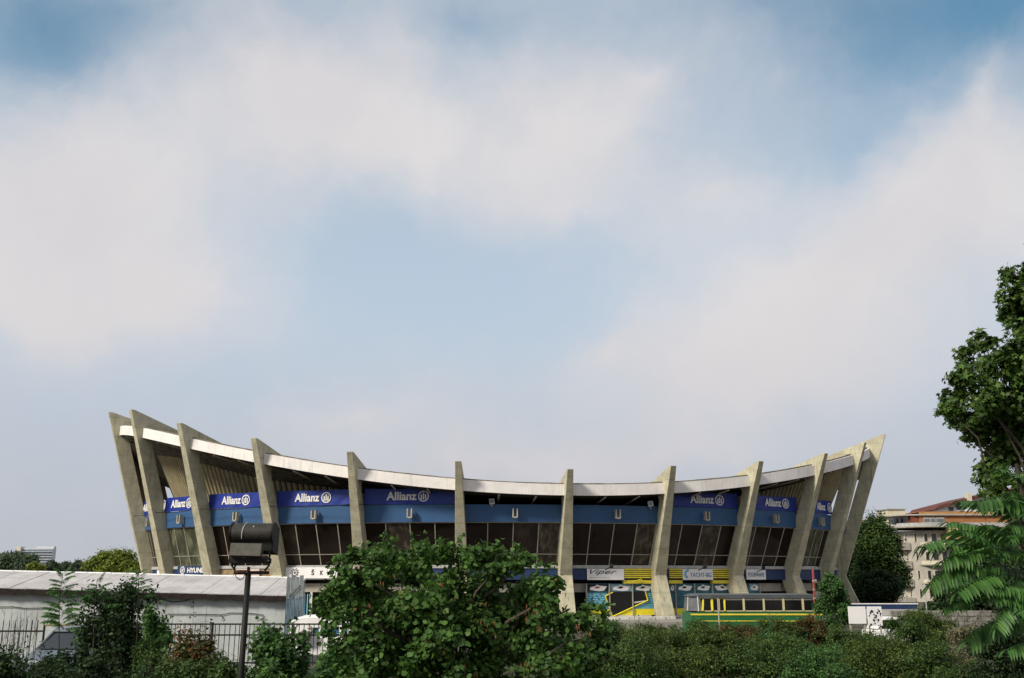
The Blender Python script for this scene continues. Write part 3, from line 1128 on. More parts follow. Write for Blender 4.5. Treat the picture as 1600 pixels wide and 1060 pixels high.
# arched hatch at the stern and the brown outboard cover
xa, xb = at(461, 980, BD).x, at(487, 980, BD).x
m = MB()
a_ = arch(xa, xb, BD - .035, bz(1000), bz(975), 12, 4)
m.prism(a_, [(x, y + .06, z) for x, y, z in a_])
m.build('hatch', M['white'], t)
m = MB()
m.tube(arch(xa, xb, BD - .05, bz(998), bz(974.6), 12, 4), .012, 4)
m.build('hatch_trim', M['mullion'], t)
m = MB()
c = at(470, 990, BD - .2)
pts = []
for k in range(7):
    a = k / 6
    rr_ = .24 * (1 - .25 * a) * (1 if 0 < k < 6 else .7)
    pts.append([(c.x + rr_ * math.cos(q) * 1.15 + .2 * a, c.y + rr_ * .7 * math.sin(q), c.z - .15 + .32 * a - .1 * a * a) for q in [2 * PI * j / 9 for j in range(9)]])
for k in range(6):
    pass
m.strip([r_ + [r_[0]] for r_ in pts])
m.poly(pts[0])
m.poly(pts[-1])
m.build('engine_cover', mat('mottled_brown_cover', (.19, .165, .13), .85, .4, 9, fine=.5), t)
MB().box((bx0 + .2, BD + .4, GZ), (bx0 + .35, BD + 1.4, bz(1025))).build('cradle', M['blackmetal'], t)
MB().box((bx1 - .35, BD + .4, GZ), (bx1 - .2, BD + 1.4, bz(1025))).build('cradle', M['blackmetal'], t)

# ------------------------------------------------------------------ railings
def railing(label, x0, x1, Y, ztop, zrails, zbot, spike, step, skew=0.0):
    t = empty('metal_railing', ((x0 + x1) / 2, Y, GZ), label, 'railing', 'dark iron railings')
    n = int(abs(x1 - x0) / step)
    bar0 = None
    for zr in zrails:
        MB().obox(((x0 + x1) / 2, Y + skew * .5, zr), ((x1 - x0, skew, 0), (-skew, x1 - x0, 0), (0, 0, 1)), ((x1 - x0) / 2, .02, .022)).build('rail', M['blackmetal'], t)
    for k in range(n + 1):
        x = x0 + (x1 - x0) * k / n
        if bar0 is None:
            m = MB()
            m.tube([(x, Y - .0, zbot), (x, Y, ztop + spike - .05)], .012, 5)
            m.tube([(x, Y, ztop + spike - .05), (x, Y, ztop + spike)], [.014, .002], 5)
            bar0 = m.build('bar', M['blackmetal'], t)
        else:
            o = bar0.copy()
            COL.objects.link(o)
            o.parent = t
            o.location = (x - x0 + R.uniform(-.012, .012), skew * k / n, R.uniform(-.01, .01))
            o.rotation_euler = (0, R.uniform(-.006, .006), 0)
    k = 0
    while k * 2.4 <= abs(x1 - x0):
        x = x0 + k * 2.4 + .035
        MB().box((x - .03, Y - .03 + skew * k * 2.4 / (x1 - x0), GZ), (x + .03, Y + .03 + skew * k * 2.4 / (x1 - x0), ztop + .05)).build('post', M['blackmetal'], t)
        k += 1


RD = 30.0
zf = lambda py: at(0, py, RD).z
railing('dark iron railings in front of the shed wall and white cabin boat', at(205, 980, RD).x, at(560, 980, RD).x, RD, zf(975.5), (zf(975.5), zf(992.5), zf(1036)), zf(1040), .02, .145)
RE = 29.2
ze = lambda py: at(0, py, RE).z
railing('dark spiked iron railings left of the parked minivan', at(-40, 980, RE).x, at(68, 980, RE).x, RE, ze(986.5), (ze(986.5), ze(1030)), ze(1036), .33, .16)
p0, p1 = at(70, 977, RE), at(153, 976, RE)
t = tag(MB().tube([p0, p1], .03, 6).build('barrier_bar', mat('dull_yellow_bar', (.30, .26, .14), .7, .2, 5)), 'thin dull yellow horizontal bar just above the minivan roof', 'barrier')
for p in (p0, p1):
    MB().tube([p, Vector((p.x, p.y, GZ))], .03, 5).build('post', M['blackmetal'], t)

# ------------------------------------------------------------------ floodlight on its pole (nearest thing)
FD = 15.0
fp = lambda px, py, d=0.0: at(px, py, FD + d)
M['lampgrey'] = mat('dusty_black_enamel', (.028, .025, .021), .7, .25, 14, spec=.4, fine=.3)
M['lampbox'] = mat('grey_brown_box', (.10, .095, .078), .75, .15, 14, fine=.25)
M['rustplate'] = mat('rusty_plate', (.16, .07, .045), .85, .35, 25)
pb = at(387.5, 905, FD)
t = empty('pole_floodlight', (pb.x, FD, GZ), 'black drum floodlight seen from behind on a dark pole', 'floodlight')
m = MB()
m.tube([(pb.x - .03, FD, GZ), (pb.x, FD, fp(0, 893).z)], [.050, .044], 12)
m.build('pole', M['blackmetal'], t, smooth=True)
MB().tube([(pb.x - .0, FD, fp(0, 899).z), (pb.x, FD, fp(0, 886).z)], .025, 8).build('spigot', M['rustplate'], t)
# drum: a half barrel lying across, curved back to the camera
xl, xr = fp(364, 840).x, fp(427, 840).x
zt_, zb_ = fp(0, 820.5).z, fp(0, 872).z
m = MB()
prof = []
for k in range(15):
    a = PI * (.02 + .86 * k / 14)
    prof.append((FD + .04 - .23 * math.sin(a) * .9, (zt_ + zb_) / 2 + .12 + .155 * math.cos(a) + (-.12 if k == 14 else 0)))
prof += [(FD + .26, zb_ + .05), (FD + .30, zt_ - .05), (FD + .12, zt_)]
m.prism([(xl, y, z) for y, z in prof], [(xr, y, z) for y, z in prof])
m.build('drum', M['lampgrey'], t, bevel=.008)
for x, dx in ((xl, -.02), (xr, .02)):
    m = MB()
    pr = [((y - FD - .05) * 1.05 + FD + .05, (z - zb_ - .2) * 1.05 + zb_ + .2) for y, z in prof]
    m.prism([(x, y, z) for y, z in pr], [(x + dx, y, z) for y, z in pr])
    m.build('end_cap', M['blackmetal'], t)
m = MB()
xs = fp(383.5, 840).x
m.tube([(xs + .014 - .003 * k, y - .008, z + .004) for k, (y, z) in enumerate(prof[:12])], .0075, 4)
m.build('strap', M['offwhite'], t)
xa, xb = fp(367, 860).x, fp(415, 860).x
MB().obox(((xa + xb) / 2, FD - .21, fp(0, 861).z), ((1, 0, -.02), (0, 1, -.22), (.02, .22, 1)), ((xb - xa) / 2, .06, .095)).build('ballast_box', M['lampbox'], t, bevel=.006)
MB().box((xa - .03, FD - .19, fp(0, 880.5).z), (xb + .04, FD + .25, fp(0, 872.2).z)).build('lamp_frame', M['blackmetal'], t, bevel=.006)
m = MB()
for x, s_ in ((fp(363.5, 888).x, 1), (fp(419.5, 888).x, -1)):
    m.tube([(x - s_ * .01, FD - .02, fp(0, 862).z), (x - s_ * .01, FD - .02, fp(0, 884).z), (x + s_ * .05, FD - .02, fp(0, 892).z)], .016, 6)
m.tube([(fp(372, 888).x, FD - .12, fp(0, 880).z), (fp(368, 888).x, FD - .06, fp(0, 890).z)], .014, 5)
m.build('yoke', M['blackmetal'], t)
MB().box((fp(367, 888).x, FD - .05, fp(0, 898).z), (fp(420, 888).x, FD + .05, fp(0, 892.5).z)).build('cross_bar', M['blackmetal'], t)
MB().box((fp(370, 888).x, FD - .07, fp(0, 895).z), (fp(390, 888).x, FD - .051, fp(0, 891).z)).build('rusty_plate', M['rustplate'], t)
c0 = fp(366.5, 884)
MB().tube([c0, fp(367, 894), fp(369, 902), fp(375, 906.5), fp(380, 904), fp(382, 900), fp(384, 896)], .007, 5).build('cable', M['blackmetal'], t)
for px, py in ((362, 832), (396.5, 823), (419, 876), (361.5, 870)):
    MB().obox(fp(px, py, -.12), ((1, 0, 0), (0, 1, 0), (0, 0, 1)), (.008, .012, .008)).build('bolt', M['offwhite'], t)

# ------------------------------------------------------------------ green and yellow bus
UD = 45.0
ux = lambda px: at(px, 950, UD).x
uz = lambda py: at(0, py, UD).z
M['busgreen'] = mat('bus_green_paint', (.02, .13, .045), .35, .08, 2, spec=.5)
M['busroof'] = mat('dusty_grey_roof', (.085, .095, .10), .6, .15, 1.5, fine=.2)
M['busyellow'] = mat('bus_yellow_paint', (.78, .64, .06), .4, .08, 2)
M['paleyellow'] = mat('pale_yellow_trim', (.55, .5, .28), .5, .08, 2)
M['busglass'] = mat('bus_glass', (.012, .012, .013), .1, .2, 1, spec=.5)
M['screen'] = mat('grey_curtained_glass', (.16, .17, .18), .35, .2, 3, spec=.5)
M['tyre'] = mat('tyre_rubber', (.02, .02, .02), .9, .2, 5)
M['chrome'] = mat('worn_metal', (.5, .5, .48), .35, .1, 5, metal=.8)
x0, x1 = ux(1078), ux(1284)
DEP = 2.2
bus = empty('bus', ((x0 + x1) / 2, UD, GZ), 'old green and yellow bus with grey roof parked before the yacht shop', 'bus')
zb, zl = GZ + .35, uz(957.2)
m = MB()
m.prism([(x0 - .02, UD, zb), (x0 - .02, UD + DEP, zb), (x0 + .0, UD + DEP, zl), (x0 + .0, UD, zl)],
        [(x1, UD, zb), (x1, UD + DEP, zb), (x1, UD + DEP, zl), (x1, UD, zl)])
m.build('body', M['busgreen'], bus, bevel=.05)
m = MB()
m.prism([(x0 + .5, UD + .04, zl), (x0 + .5, UD + DEP - .04, zl), (x0 + .6, UD + DEP - .1, uz(935)), (x0 + .6, UD + .1, uz(935))],
        [(x1 - .02, UD + .04, zl), (x1 - .02, UD + DEP - .04, zl), (x1 - .06, UD + DEP - .1, uz(935)), (x1 - .06, UD + .1, uz(935))])
m.build('cabin', M['black'], bus)
# domed roof
rows = []
for k in range(9):
    a = k / 8
    y = UD + .02 + (DEP - .04) * a
    h = (uz(928) - uz(935.3)) * (math.sin(PI * (.08 + .84 * a)) ** .5)
    rows.append([(x0 + .36 - .2 * math.sin(PI * a) + q * (x1 - x0 - .36 + .2 * math.sin(PI * a)), y, uz(935.3) + h * (1 if 0 < q < 1 else .75)) for q in (0, .06, .3, .6, .94, 1)])
m = MB()
m.strip(rows)
m.poly([r_[0] for r_ in rows])
m.poly([r_[-1] for r_ in rows])
m.build('roof', M['busroof'], bus, smooth=True)
yb = UD - .012
def bbox(px0, px1, py0, py1, name, mt, dy=0.0, d=.03, parent=None):
    return MB().box((ux(px0), UD - .03 - dy, uz(py1)), (ux(px1), UD - .03 - dy + d, uz(py0))).build(name, M[mt], parent or bus)


bbox(1079, 1284, 959.2, 961.6, 'yellow_stripe', 'busyellow')
bbox(1090, 1284, 954.2, 955.8, 'sill_trim', 'paleyellow', -.04)
bbox(1092, 1280, 970, 971.2, 'lower_trim', 'busyellow')
for a, b_ in ((1100.5, 1111), (1115, 1121.5), (1125, 1131), (1134, 1160.5), (1164.5, 1192), (1195.5, 1222.5), (1226.5, 1253), (1257, 1280)):
    wdw = bbox(a, b_, 935.8, 954, 'window', 'busglass', -.045, .02)
    if a > 1160:
        bbox((a + b_) / 2 - .4, (a + b_) / 2 + .4, 937, 954, 'divider', 'black', -.03, .02, wdw)
    if a > 1130:
        bbox(a, b_, 937.0, 937.8, 'top_rail', 'mullion', -.03, .02, wdw)
for a, b_ in ((1095.5, 1099.8), (1111.2, 1114.8), (1131.2, 1134)):
    m = MB()
    sl_ = 3 if a < 1100 else 1.2
    m.hexa([(ux(a), UD - .03, uz(954.5)), (ux(b_ - .6), UD - .03, uz(954.5)), (ux(b_ - .6), UD + .03, uz(954.5)), (ux(a), UD + .03, uz(954.5)),
            (ux(a + (sl_ if a < 1100 else -.6)), UD + .03, uz(935)), (ux(b_ + (1 if a < 1100 else 0)), UD + .03, uz(935)), (ux(b_ + (1 if a < 1100 else 0)), UD + .06, uz(935)), (ux(a + (sl_ if a < 1100 else -.6)), UD + .06, uz(935))])
    m.build('pillar', M['busyellow'], bus)
for a, b_ in ((1121.6, 1122.9), (1123.6, 1124.9), (1160.8, 1164), (1192.3, 1195.2), (1222.8, 1226.2), (1253.3, 1256.6)):
    bbox(a, b_, 935.5, 954.5, 'pillar', 'paleyellow', -.02)
bbox(1114.8, 1131.4, 934.6, 936, 'door_header', 'busyellow', -.02)
bbox(1093, 1284, 929.6, 935.8, 'cornice', 'busroof', -.02, .06)
# windscreen wraps round the front
m = MB()
zs0, zs1 = uz(955), uz(932)
xa, xb = ux(1079), ux(1095)
m.hexa([(xa, UD + .10, zs0), (xb, UD - .01, zs0), (xb, UD + DEP, zs0), (xa, UD + DEP - .35, zs0), (xa + .08, UD + .14, zs1), (xb, UD + .03, zs1), (xb, UD + DEP - .08, zs1), (xa + .08, UD + DEP - .4, zs1)])
m.build('windscreen', M['screen'], bus)
m = MB()
m.hexa([(xa, UD + .05, zs1), (xb, UD - .02, zs1), (xb + .3, UD + DEP, zs1), (xa, UD + DEP - .35, zs1), (xa + .25, UD + .4, uz(928.6)), (xb, UD + .2, uz(928)), (xb + .3, UD + DEP - .2, uz(928)), (xa + .25, UD + DEP - .4, uz(928.6))])
m.build('front_dome', M['busroof'], bus)
MB().tube([(xa - .01, UD + .8, zs0), (xa + .06, UD + .85, zs1)], .022, 5).build('screen_post', M['offwhite'], bus)
MB().tube([(ux(1091.5), UD - .02, zs0), (ux(1091), UD + .04, zs1)], .03, 5).build('screen_post', M['offwhite'], bus)
for px in (1097, 1246):
    for yy in (UD + .03, UD + DEP - .25):
        c = Vector((ux(px), yy, GZ + .42))
        m = MB()
        m.prism([c + Vector((.42 * math.cos(2 * PI * k / 20), 0, .42 * math.sin(2 * PI * k / 20))) for k in range(20)], [c + Vector((.42 * math.cos(2 * PI * k / 20), .22, .42 * math.sin(2 * PI * k / 20))) for k in range(20)])
        wh = m.build('wheel', M['tyre'], bus)
        m = MB()
        m.prism([c + Vector((.22 * math.cos(2 * PI * k / 16), -.015, .22 * math.sin(2 * PI * k / 16))) for k in range(16)], [c + Vector((.22 * math.cos(2 * PI * k / 16), .02, .22 * math.sin(2 * PI * k / 16))) for k in range(16)])
        m.build('rim', M['chrome'], wh)
MB().box((x0 - .12, UD + .15, GZ + .45), (x0 - .03, UD + DEP - .15, GZ + .62)).build('bumper', M['chrome'], bus)
for yy in (UD + .35, UD + DEP - .35):
    MB().tube([(x0 - .07, yy, GZ + .85), (x0 + .0, yy, GZ + .85)], .11, 12).build('headlight', M['offwhite'], bus)
# thin pole standing before the bus
pq = at(1121.5, 935, UD - 1.2)
tag(MB().tube([(pq.x + .03, pq.y, GZ), (pq.x, pq.y, pq.z)], .035, 6).build('thin_post', M['mullion']), 'thin grey post standing in front of the bus door', 'post')

# red and white pole
M['redpole'] = mat('faded_red_paint', (.36, .07, .05), .7, .2, 6)
p1, p0 = at(1270, 890, 44), at(1275, 975, 44)
t = empty('marker_pole', (p0.x, p0.y, GZ), 'slender faded red pole rising right of the bus', 'pole')
MB().tube([(p0.x + .08, 44, GZ), p0, p1], .045, 6).build('shaft', M['redpole'], t)
for q in (.2, .36, .52, .7, .85):
    c = p1.lerp(p0, q)
    MB().tube([c, c + (p0 - p1).normalized() * .06], .055, 6).build('joint_ring', M['mullion'], t)

# ------------------------------------------------------------------ minivan in the bushes
VD = 27.0
vx = lambda px: at(px, 1000, VD).x
vz = lambda py: at(0, py, VD).z
M['vansilver'] = mat('silver_blue_paint', (.15, .18, .20), .3, .06, 2, spec=.5, metal=.3)
M['vanglass'] = mat('windscreen_glass', (.02, .026, .034), .08, .2, 1, spec=.6)
van = empty('minivan', ((vx(60) + vx(150)) / 2, VD + 1, GZ), 'silver-blue minivan half buried in dark bushes, windscreen towards the street', 'minivan')
xa, xb = vx(58), vx(143)
zr_, zw = vz(985), vz(1014)
m = MB()   # lower body with bonnet, width across, front to the camera
pr = [(VD - .95, GZ + .3), (VD - 1.0, GZ + .62), (VD - .9, zw - .22), (VD - .15, zw - .02), (VD + 3.4, zw), (VD + 3.4, GZ + .3)]
m.prism([(xa - .02, y, z) for y, z in pr], [(xb + .12, y, z) for y, z in pr])
m.build('body', M['vansilver'], van, bevel=.06)
m = MB()
xr0, xr1 = vx(67), vx(148)
m.hexa([(xa + .05, VD - .1, zw), (xb + .03, VD - .1, zw), (xb + .08, VD + 3.3, zw), (xa + .05, VD + 3.3, zw), (xr0 + .03, VD + .55, zr_ - .05), (xr1 - .06, VD + .55, zr_ - .05), (xr1, VD + 3.1, zr_ - .05), (xr0 + .03, VD + 3.1, zr_ - .05)])
m.build('cabin', M['black'], van)
m = MB()
m.hexa([(xr0 - .02, VD + .45, zr_ - .06), (xr1 + .02, VD + .45, zr_ - .06), (xr1 + .05, VD + 3.2, zr_ - .06), (xr0 - .02, VD + 3.2, zr_ - .06), (xr0 + .06, VD + .6, zr_ + .05), (xr1 - .06, VD + .6, zr_ + .05), (xr1, VD + 3.0, zr_ + .08), (xr0 + .06, VD + 3.0, zr_ + .08)])
m.build('roof', M['vansilver'], van, bevel=.03)
nd = Vector((0, -.65, .3)).normalized()
m = MB()
m.poly([Vector((xa + .12, VD - .13, zw + .01)), Vector((xb - .02, VD - .13, zw + .01)), Vector((xr1 - .12, VD + .5, zr_ - .07)), Vector((xr0 + .1, VD + .5, zr_ - .07))])
m.build('windscreen', M['vanglass'], van)
for (a, b_) in (((xa + .08, VD - .14, zw), (xr0 + .05, VD + .49, zr_ - .05)), ((xb + .02, VD - .14, zw), (xr1 - .07, VD + .49, zr_ - .05))):
    MB().tube([a, b_], .035, 6).build('windscreen_pillar', M['vansilver'], van)
for s_, x in ((-1, xa + .2), (1, xb - .12)):
    MB().obox((x, VD - .985, GZ + .78), ((1, 0, 0), (0, 1, .2), (0, -.2, 1)), (.18, .05, .1)).build('headlight', M['skyprint'], van, bevel=.02)
MB().box((xa + .5, VD - 1.02, GZ + .7), (xb - .45, VD - .97, GZ + .86)).build('grille', M['black'], van)
for x in (xa - .02, xb - .1):
    for y in (VD - .2, VD + 2.5):
        c = Vector((x, y, GZ + .31))
        wh = MB().prism([c + Vector((0, .31 * math.cos(2 * PI * k / 18), .31 * math.sin(2 * PI * k / 18))) for k in range(18)], [c + Vector((.2, .31 * math.cos(2 * PI * k / 18), .31 * math.sin(2 * PI * k / 18))) for k in range(18)]).build('wheel', M['tyre'], van)
mr = at(197, 1020, VD - .3)
MB().obox((xb + .18, VD + .1, zw + .1), ((1, 0, 0), (0, 1, 0), (0, 0, 1)), (.08, .05, .07)).build('wing_mirror', M['vansilver'], van, bevel=.02)

# ------------------------------------------------------------------ things at the right edge of the forecourt
# blue fronted barrier wall with a white coping
D1 = 84.0
p0, p1 = at(1325, 950, D1), at(1434, 950, D1)
t = empty('barrier_wall', ((p0.x + p1.x) / 2, D1, GZ), 'low dark blue barrier wall with white coping right of the last column', 'wall')
n = 6
for k in range(n):
    a, b_ = p0.x + (p1.x - p0.x) * k / n, p0.x + (p1.x - p0.x) * (k + 1) / n - .015
    MB().box((a, D1, at(0, 952, D1).z), (b_, D1 + .12, at(0, 944.6, D1).z)).build('panel', M['navy'], t)
MB().box((p0.x - .1, D1 - .06, at(0, 944.5, D1).z), (p1.x + .05, D1 + .2, at(0, 943, D1).z)).build('coping', M['white'], t)
MB().box((p0.x - .1, D1 + .01, GZ), (p1.x, D1 + .4, at(0, 952.1, D1).z)).build('base_wall', M['ledge'], t)
# rough grey stone wall
D2 = 62.0
p0, p1 = at(1395, 955, D2), at(1560, 957, D2)
t = empty('stone_wall', ((p0.x + p1.x) / 2, D2, GZ), 'rough grey rubble stone wall behind the olive shrub', 'wall')
M['stone'] = mat('grey_rubble', (.26, .25, .22), .9, .25, 3, fine=.4, bump=.5)
MB().box((p0.x, D2 + .06, GZ), (p1.x, D2 + .4, at(0, 954.5, D2).z)).build('core', M['stone'], t)
z = GZ
rw = 0
while z < at(0, 957, D2).z:
    h = .30
    x = p0.x
    while x < p1.x:
        w_ = R.uniform(.35, .75)
        j = lambda: R.uniform(-.03, .03)
        MB().hexa([(x + .02 + j() * .5, D2 + j(), z + .015), (x + w_ - .02, D2 + j(), z + .015), (x + w_ - .02, D2 + .1, z + .015), (x + .02, D2 + .1, z + .015),
                   (x + .02, D2 + j(), z + h - .015 + j() * .4), (x + w_ - .02 + j() * .5, D2 + j(), z + h - .015 + j() * .4), (x + w_ - .02, D2 + .1, z + h - .015), (x + .02, D2 + .1, z + h - .015)]).build('stone', M['stone'], t)
        x += w_
    z += h
# white board propped among leaves, two panels, one with dark blotched pattern
D3 = 41.0
for px0, px1, py0, py1, lab in ((1327, 1352, 948, 975, 'plain white board standing in the shrubs below the last column'), (1357, 1377, 948, 978, 'white board with dark blotches standing in the shrubs left of the white car')):
    p0, p1 = at(px0, py1, D3), at(px1, py0, D3)
    t = empty('white_board', (p0.x, D3, GZ), lab, 'board')
    MB().box((p0.x, D3, p0.z), (p1.x, D3 + .04, p1.z)).build('sheet', M['white'], t, bevel=.006)
    for x in (p0.x + .04, p1.x - .1):
        MB().box((x, D3 + .045, GZ), (x + .06, D3 + .1, p1.z - .05)).build('post', M['mullion'], t)
    if px0 > 1350:
        m = MB()
        for k in range(26):
            c = Vector((R.uniform(p0.x + .06, p1.x - .06), D3 - .004 - k * .0002, R.uniform(p0.z, p1.z - .1)))
            r_ = R.uniform(.02, .05)
            m.poly([c + Vector((r_ * R.uniform(.6, 1.3) * math.cos(q), 0, r_ * R.uniform(.6, 1.6) * math.sin(q))) for q in [2 * PI * j / 7 for j in range(7)]])
        m.build('blotch_pattern', M['ink'], t)
# white car, only its roof and window show
D4 = 52.0
cx_ = lambda px: at(px, 960, D4).x
cz_ = lambda py: at(0, py, D4).z
M['carwhite'] = mat('white_car_paint', (.72, .72, .70), .3, .04, 2, spec=.5)
car = empty('parked_car', (cx_(1404), D4, GZ), 'white car seen only by its roof and dark window above the shrubs', 'car')
z0 = GZ + .9
m = MB()
pr = [(cx_(1360), GZ + .3), (cx_(1362), z0 - .08), (cx_(1376), z0), (cx_(1428), z0), (cx_(1448), z0 - .2), (cx_(1450), GZ + .3)]
m.prism([(x, D4, z) for x, z in pr], [(x, D4 + 1.7, z) for x, z in pr])
m.build('body', M['carwhite'], car, bevel=.06)
m = MB()
zt2 = GZ + 1.52
pr = [(cx_(1368), z0), (cx_(1378), zt2 - .1), (cx_(1388), zt2), (cx_(1404), zt2 - .02), (cx_(1432), z0)]
m.prism([(x, D4 + .1, z) for x, z in pr], [(x, D4 + 1.6, z) for x, z in pr])
m.build('cabin', M['carwhite'], car, bevel=.04)
m = MB()
pr = [(cx_(1372), z0 + .03), (cx_(1380), zt2 - .16), (cx_(1402), zt2 - .14), (cx_(1404), z0 + .03)]
m.prism([(x, D4 + .085, z) for x, z in pr], [(x, D4 + .10, z) for x, z in pr])
m.build('window', M['busglass'], car)
for px in (1373, 1437):
    c = Vector((cx_(px), D4 - .02, GZ + .3))
    MB().prism([c + Vector((.3 * math.cos(2 * PI * k / 16), 0, .3 * math.sin(2 * PI * k / 16))) for k in range(16)], [c + Vector((.3 * math.cos(2 * PI * k / 16), .2, .3 * math.sin(2 * PI * k / 16))) for k in range(16)]).build('wheel', M['tyre'], car)
# thin pale lamp pole by the dark trees
p0, p1 = at(1448, 952, 70), at(1444, 912, 70)
tag(MB().tube([(p0.x, 70, GZ), p0, p1], .045, 6).build('thin_pole', M['ledge']), 'thin pale pole against the dark trees right of the blue barrier wall', 'pole')

# ------------------------------------------------------------------ buildings far off
M['farwhite'] = mat('pale_facade', (.55, .57, .60), .8, .05, .3)
M['farglass'] = mat('far_window_glass', (.16, .22, .27), .3, .1, .3)
HD = 620.0
hx = lambda px: at(px, 870, HD).x
hzz = lambda py: at(0, py, HD).z
ht = empty('hotel_block', (hx(54), HD, GZ), 'pale flat-roofed hotel slab far off above the trees', 'hotel')
MB().box((hx(33), HD, GZ), (hx(82), HD + 4, hzz(856.5))).build('wall', M['farwhite'], ht)
MB().box((hx(26), HD - 2, GZ), (hx(33), HD + 4, hzz(854.5))).build('stair_tower', mat('cream_facade', (.62, .56, .50), .8, .05, .3), ht)
MB().box((hx(55), HD + 1, hzz(856.5)), (hx(82), HD + 3.5, hzz(853.8))).build('roof_plant', M['farwhite'], ht)
for fl in range(8):
    ya = 858.8 + fl * 4.05
    for c in range(6):
        xa = 33.6 + c * 8.1
        MB().box((hx(xa), HD - .3, hzz(ya + (2.6 if fl == 0 else 1.9))), (hx(xa + 6.9), HD - .05, hzz(ya))).build('window', M['farglass'], ht)
    MB().box((hx(33), HD - 1.2, hzz(ya + 3.4)), (hx(82), HD - .35, hzz(ya + 2.9))).build('balcony', M['farwhite'], ht)

PD = 155.0
qx = lambda px: at(px, 850, PD).x
qz = lambda py: at(0, py, PD).z
M['aptwall'] = mat('grey_beige_render', (.40, .37, .32), .85, .12, .5, streak=.3)
M['aptorange'] = mat('orange_cladding', (.34, .15, .06), .7, .12, .7)
M['aptbrown'] = mat('red_brown_cladding', (.22, .07, .04), .7, .15, .7)
M['aptcream'] = mat('cream_render', (.55, .50, .38), .85, .08, .5)
M['aptpeach'] = mat('peach_render', (.62, .40, .20), .85, .08, .5)
M['aptglass'] = mat('apartment_glass', (.03, .03, .035), .15, .2, 1, spec=.5)
M['tileroof'] = mat('dark_red_tiles', (.14, .05, .04), .85, .2, 1.5)
ap = empty('apartment_building', (qx(1470), PD + 6, GZ), 'beige apartment block with curved balconies and orange-clad penthouse', 'apartment building')
def rounded(pxl, pxr, py, y0, y1, n=8):
    """plan with a rounded left corner, at pixel row py"""
    xl, xr = qx(pxl), qx(pxr)
    rr_ = 5.0
    pts = [(xr, y1), (xl, y1), (xl, y0 + rr_)]
    pts += [(xl + rr_ - rr_ * math.cos(PI / 2 * k / n), y0 + rr_ - rr_ * math.sin(PI / 2 * k / n)) for k in range(1, n + 1)]
    pts += [(xr, y0)]
    return pts
def slab(pxl, pxr, y0, y1, za, zb_, name, mt, parent=ap):
    pts = rounded(pxl, pxr, 0, y0, y1)
    return MB().prism([(x, y, za) for x, y in pts], [(x, y, zb_) for x, y in pts]).build(name, M[mt], parent)
slab(1416, 1620, PD, PD + 14, GZ, qz(829), 'wall', 'aptwall')
for k, py in enumerate((823, 853, 882, 911)):
    slab(1404 if k == 0 else 1430, 1620, PD - 1.6, PD + 10, qz(py + 1.6), qz(py - .4), 'balcony_slab', 'lintel')
    m = MB()
    pl = 1404 if k == 0 else 1432
    pts = [p for p in rounded(pl, 1620, 0, PD - 1.5, PD + 9)][2:]
    m.strip([[(x, y, qz(py - .4)) for x, y in pts], [(x, y, qz(py - 5.5)) for x, y in pts]])
    m.strip([[(x, y + .08, qz(py - .4)) for x, y in pts], [(x, y + .08, qz(py - 5.5)) for x, y in pts]])
    m.build('balcony_front', M['aptcream' if k else 'ledge'], ap)
for fl in range(4):
    yt = 830 + fl * 29
    for px, wd in ((1417.5, 4), (1424, 5), (1434, 6), (1446, 5), (1456, 8), (1470, 8), (1484, 8), (1500, 8), (1516, 8)):
        x0_ = qx(px)
        # follow the rounded corner
        yy = PD - .02
        xl = qx(1416)
        if x0_ < xl + 5:
            dx = xl + 5 - x0_
            yy = PD + 5 - math.sqrt(max(0, 25 - dx * dx)) - .05
        f = MB().box((x0_ - .08, yy - .10, qz(yt + 17)), (qx(px + wd) + .08, yy + .9, qz(yt + 3.2))).build('window', M['aptcream'], ap)
        MB().box((x0_ + .02, yy - .13, qz(yt + 16)), (qx(px + wd) - .02, yy - .105, qz(yt + 4))).build('pane', M['aptglass'], f)
    m = MB().box((qx(1413), PD + 1.4, qz(yt + 29)), (qx(1428), PD + 4, qz(yt + 17.5))).build('bay_panel', M['lintel'], ap)
MB().box((qx(1478), PD - 1.7, qz(843)), (qx(1510), PD - .3, qz(825))).build('awning_wall', M['aptpeach'], ap)
slab(1402, 1620, PD + 1.5, PD + 12, qz(818), qz(805.5), 'penthouse_wall', 'aptcream')
slab(1400, 1620, PD + .2, PD + 12.5, qz(805.4), qz(803.2), 'penthouse_eave', 'aptwall')
MB().box((qx(1443), PD + .6, qz(818)), (qx(1620), PD + 8, qz(799))).build('upper_wall', M['aptorange'], ap)
MB().box((qx(1431), PD + .8, qz(817.5)), (qx(1443), PD + 7, qz(804))).build('cladding_panel', M['aptbrown'], ap)
for a, b_ in ((1449, 1459), (1459.6, 1467), (1468, 1482)):
    f = MB().box((qx(a), PD + .50, qz(816.5)), (qx(b_), PD + .58, qz(808.5))).build('window', M['ledge'], ap)
    MB().box((qx(a + 1), PD + .46, qz(815.5)), (qx(b_ - 1), PD + .49, qz(810.5))).build('pane', M['screen'], f)
for px in (1405, 1412, 1420):
    MB().box((qx(px), PD + 1.2, qz(817)), (qx(px + 4), PD + 3.5, qz(808.5))).build('window', M['aptglass'], ap)
MB().box((qx(1443), PD + .4, qz(803.6)), (qx(1620), PD + 8.2, qz(800.2))).build('orange_eave', mat('orange_fascia', (.44, .24, .09), .7, .1, .7), ap)
MB().box((qx(1404), PD + 3, qz(804)), (qx(1431), PD + 8, qz(794.5))).build('lift_house', M['aptcream'], ap)
MB().box((qx(1402.5), PD + 2.8, qz(794.4)), (qx(1433), PD + 8.2, qz(793))).build('lift_roof', M['aptwall'], ap)
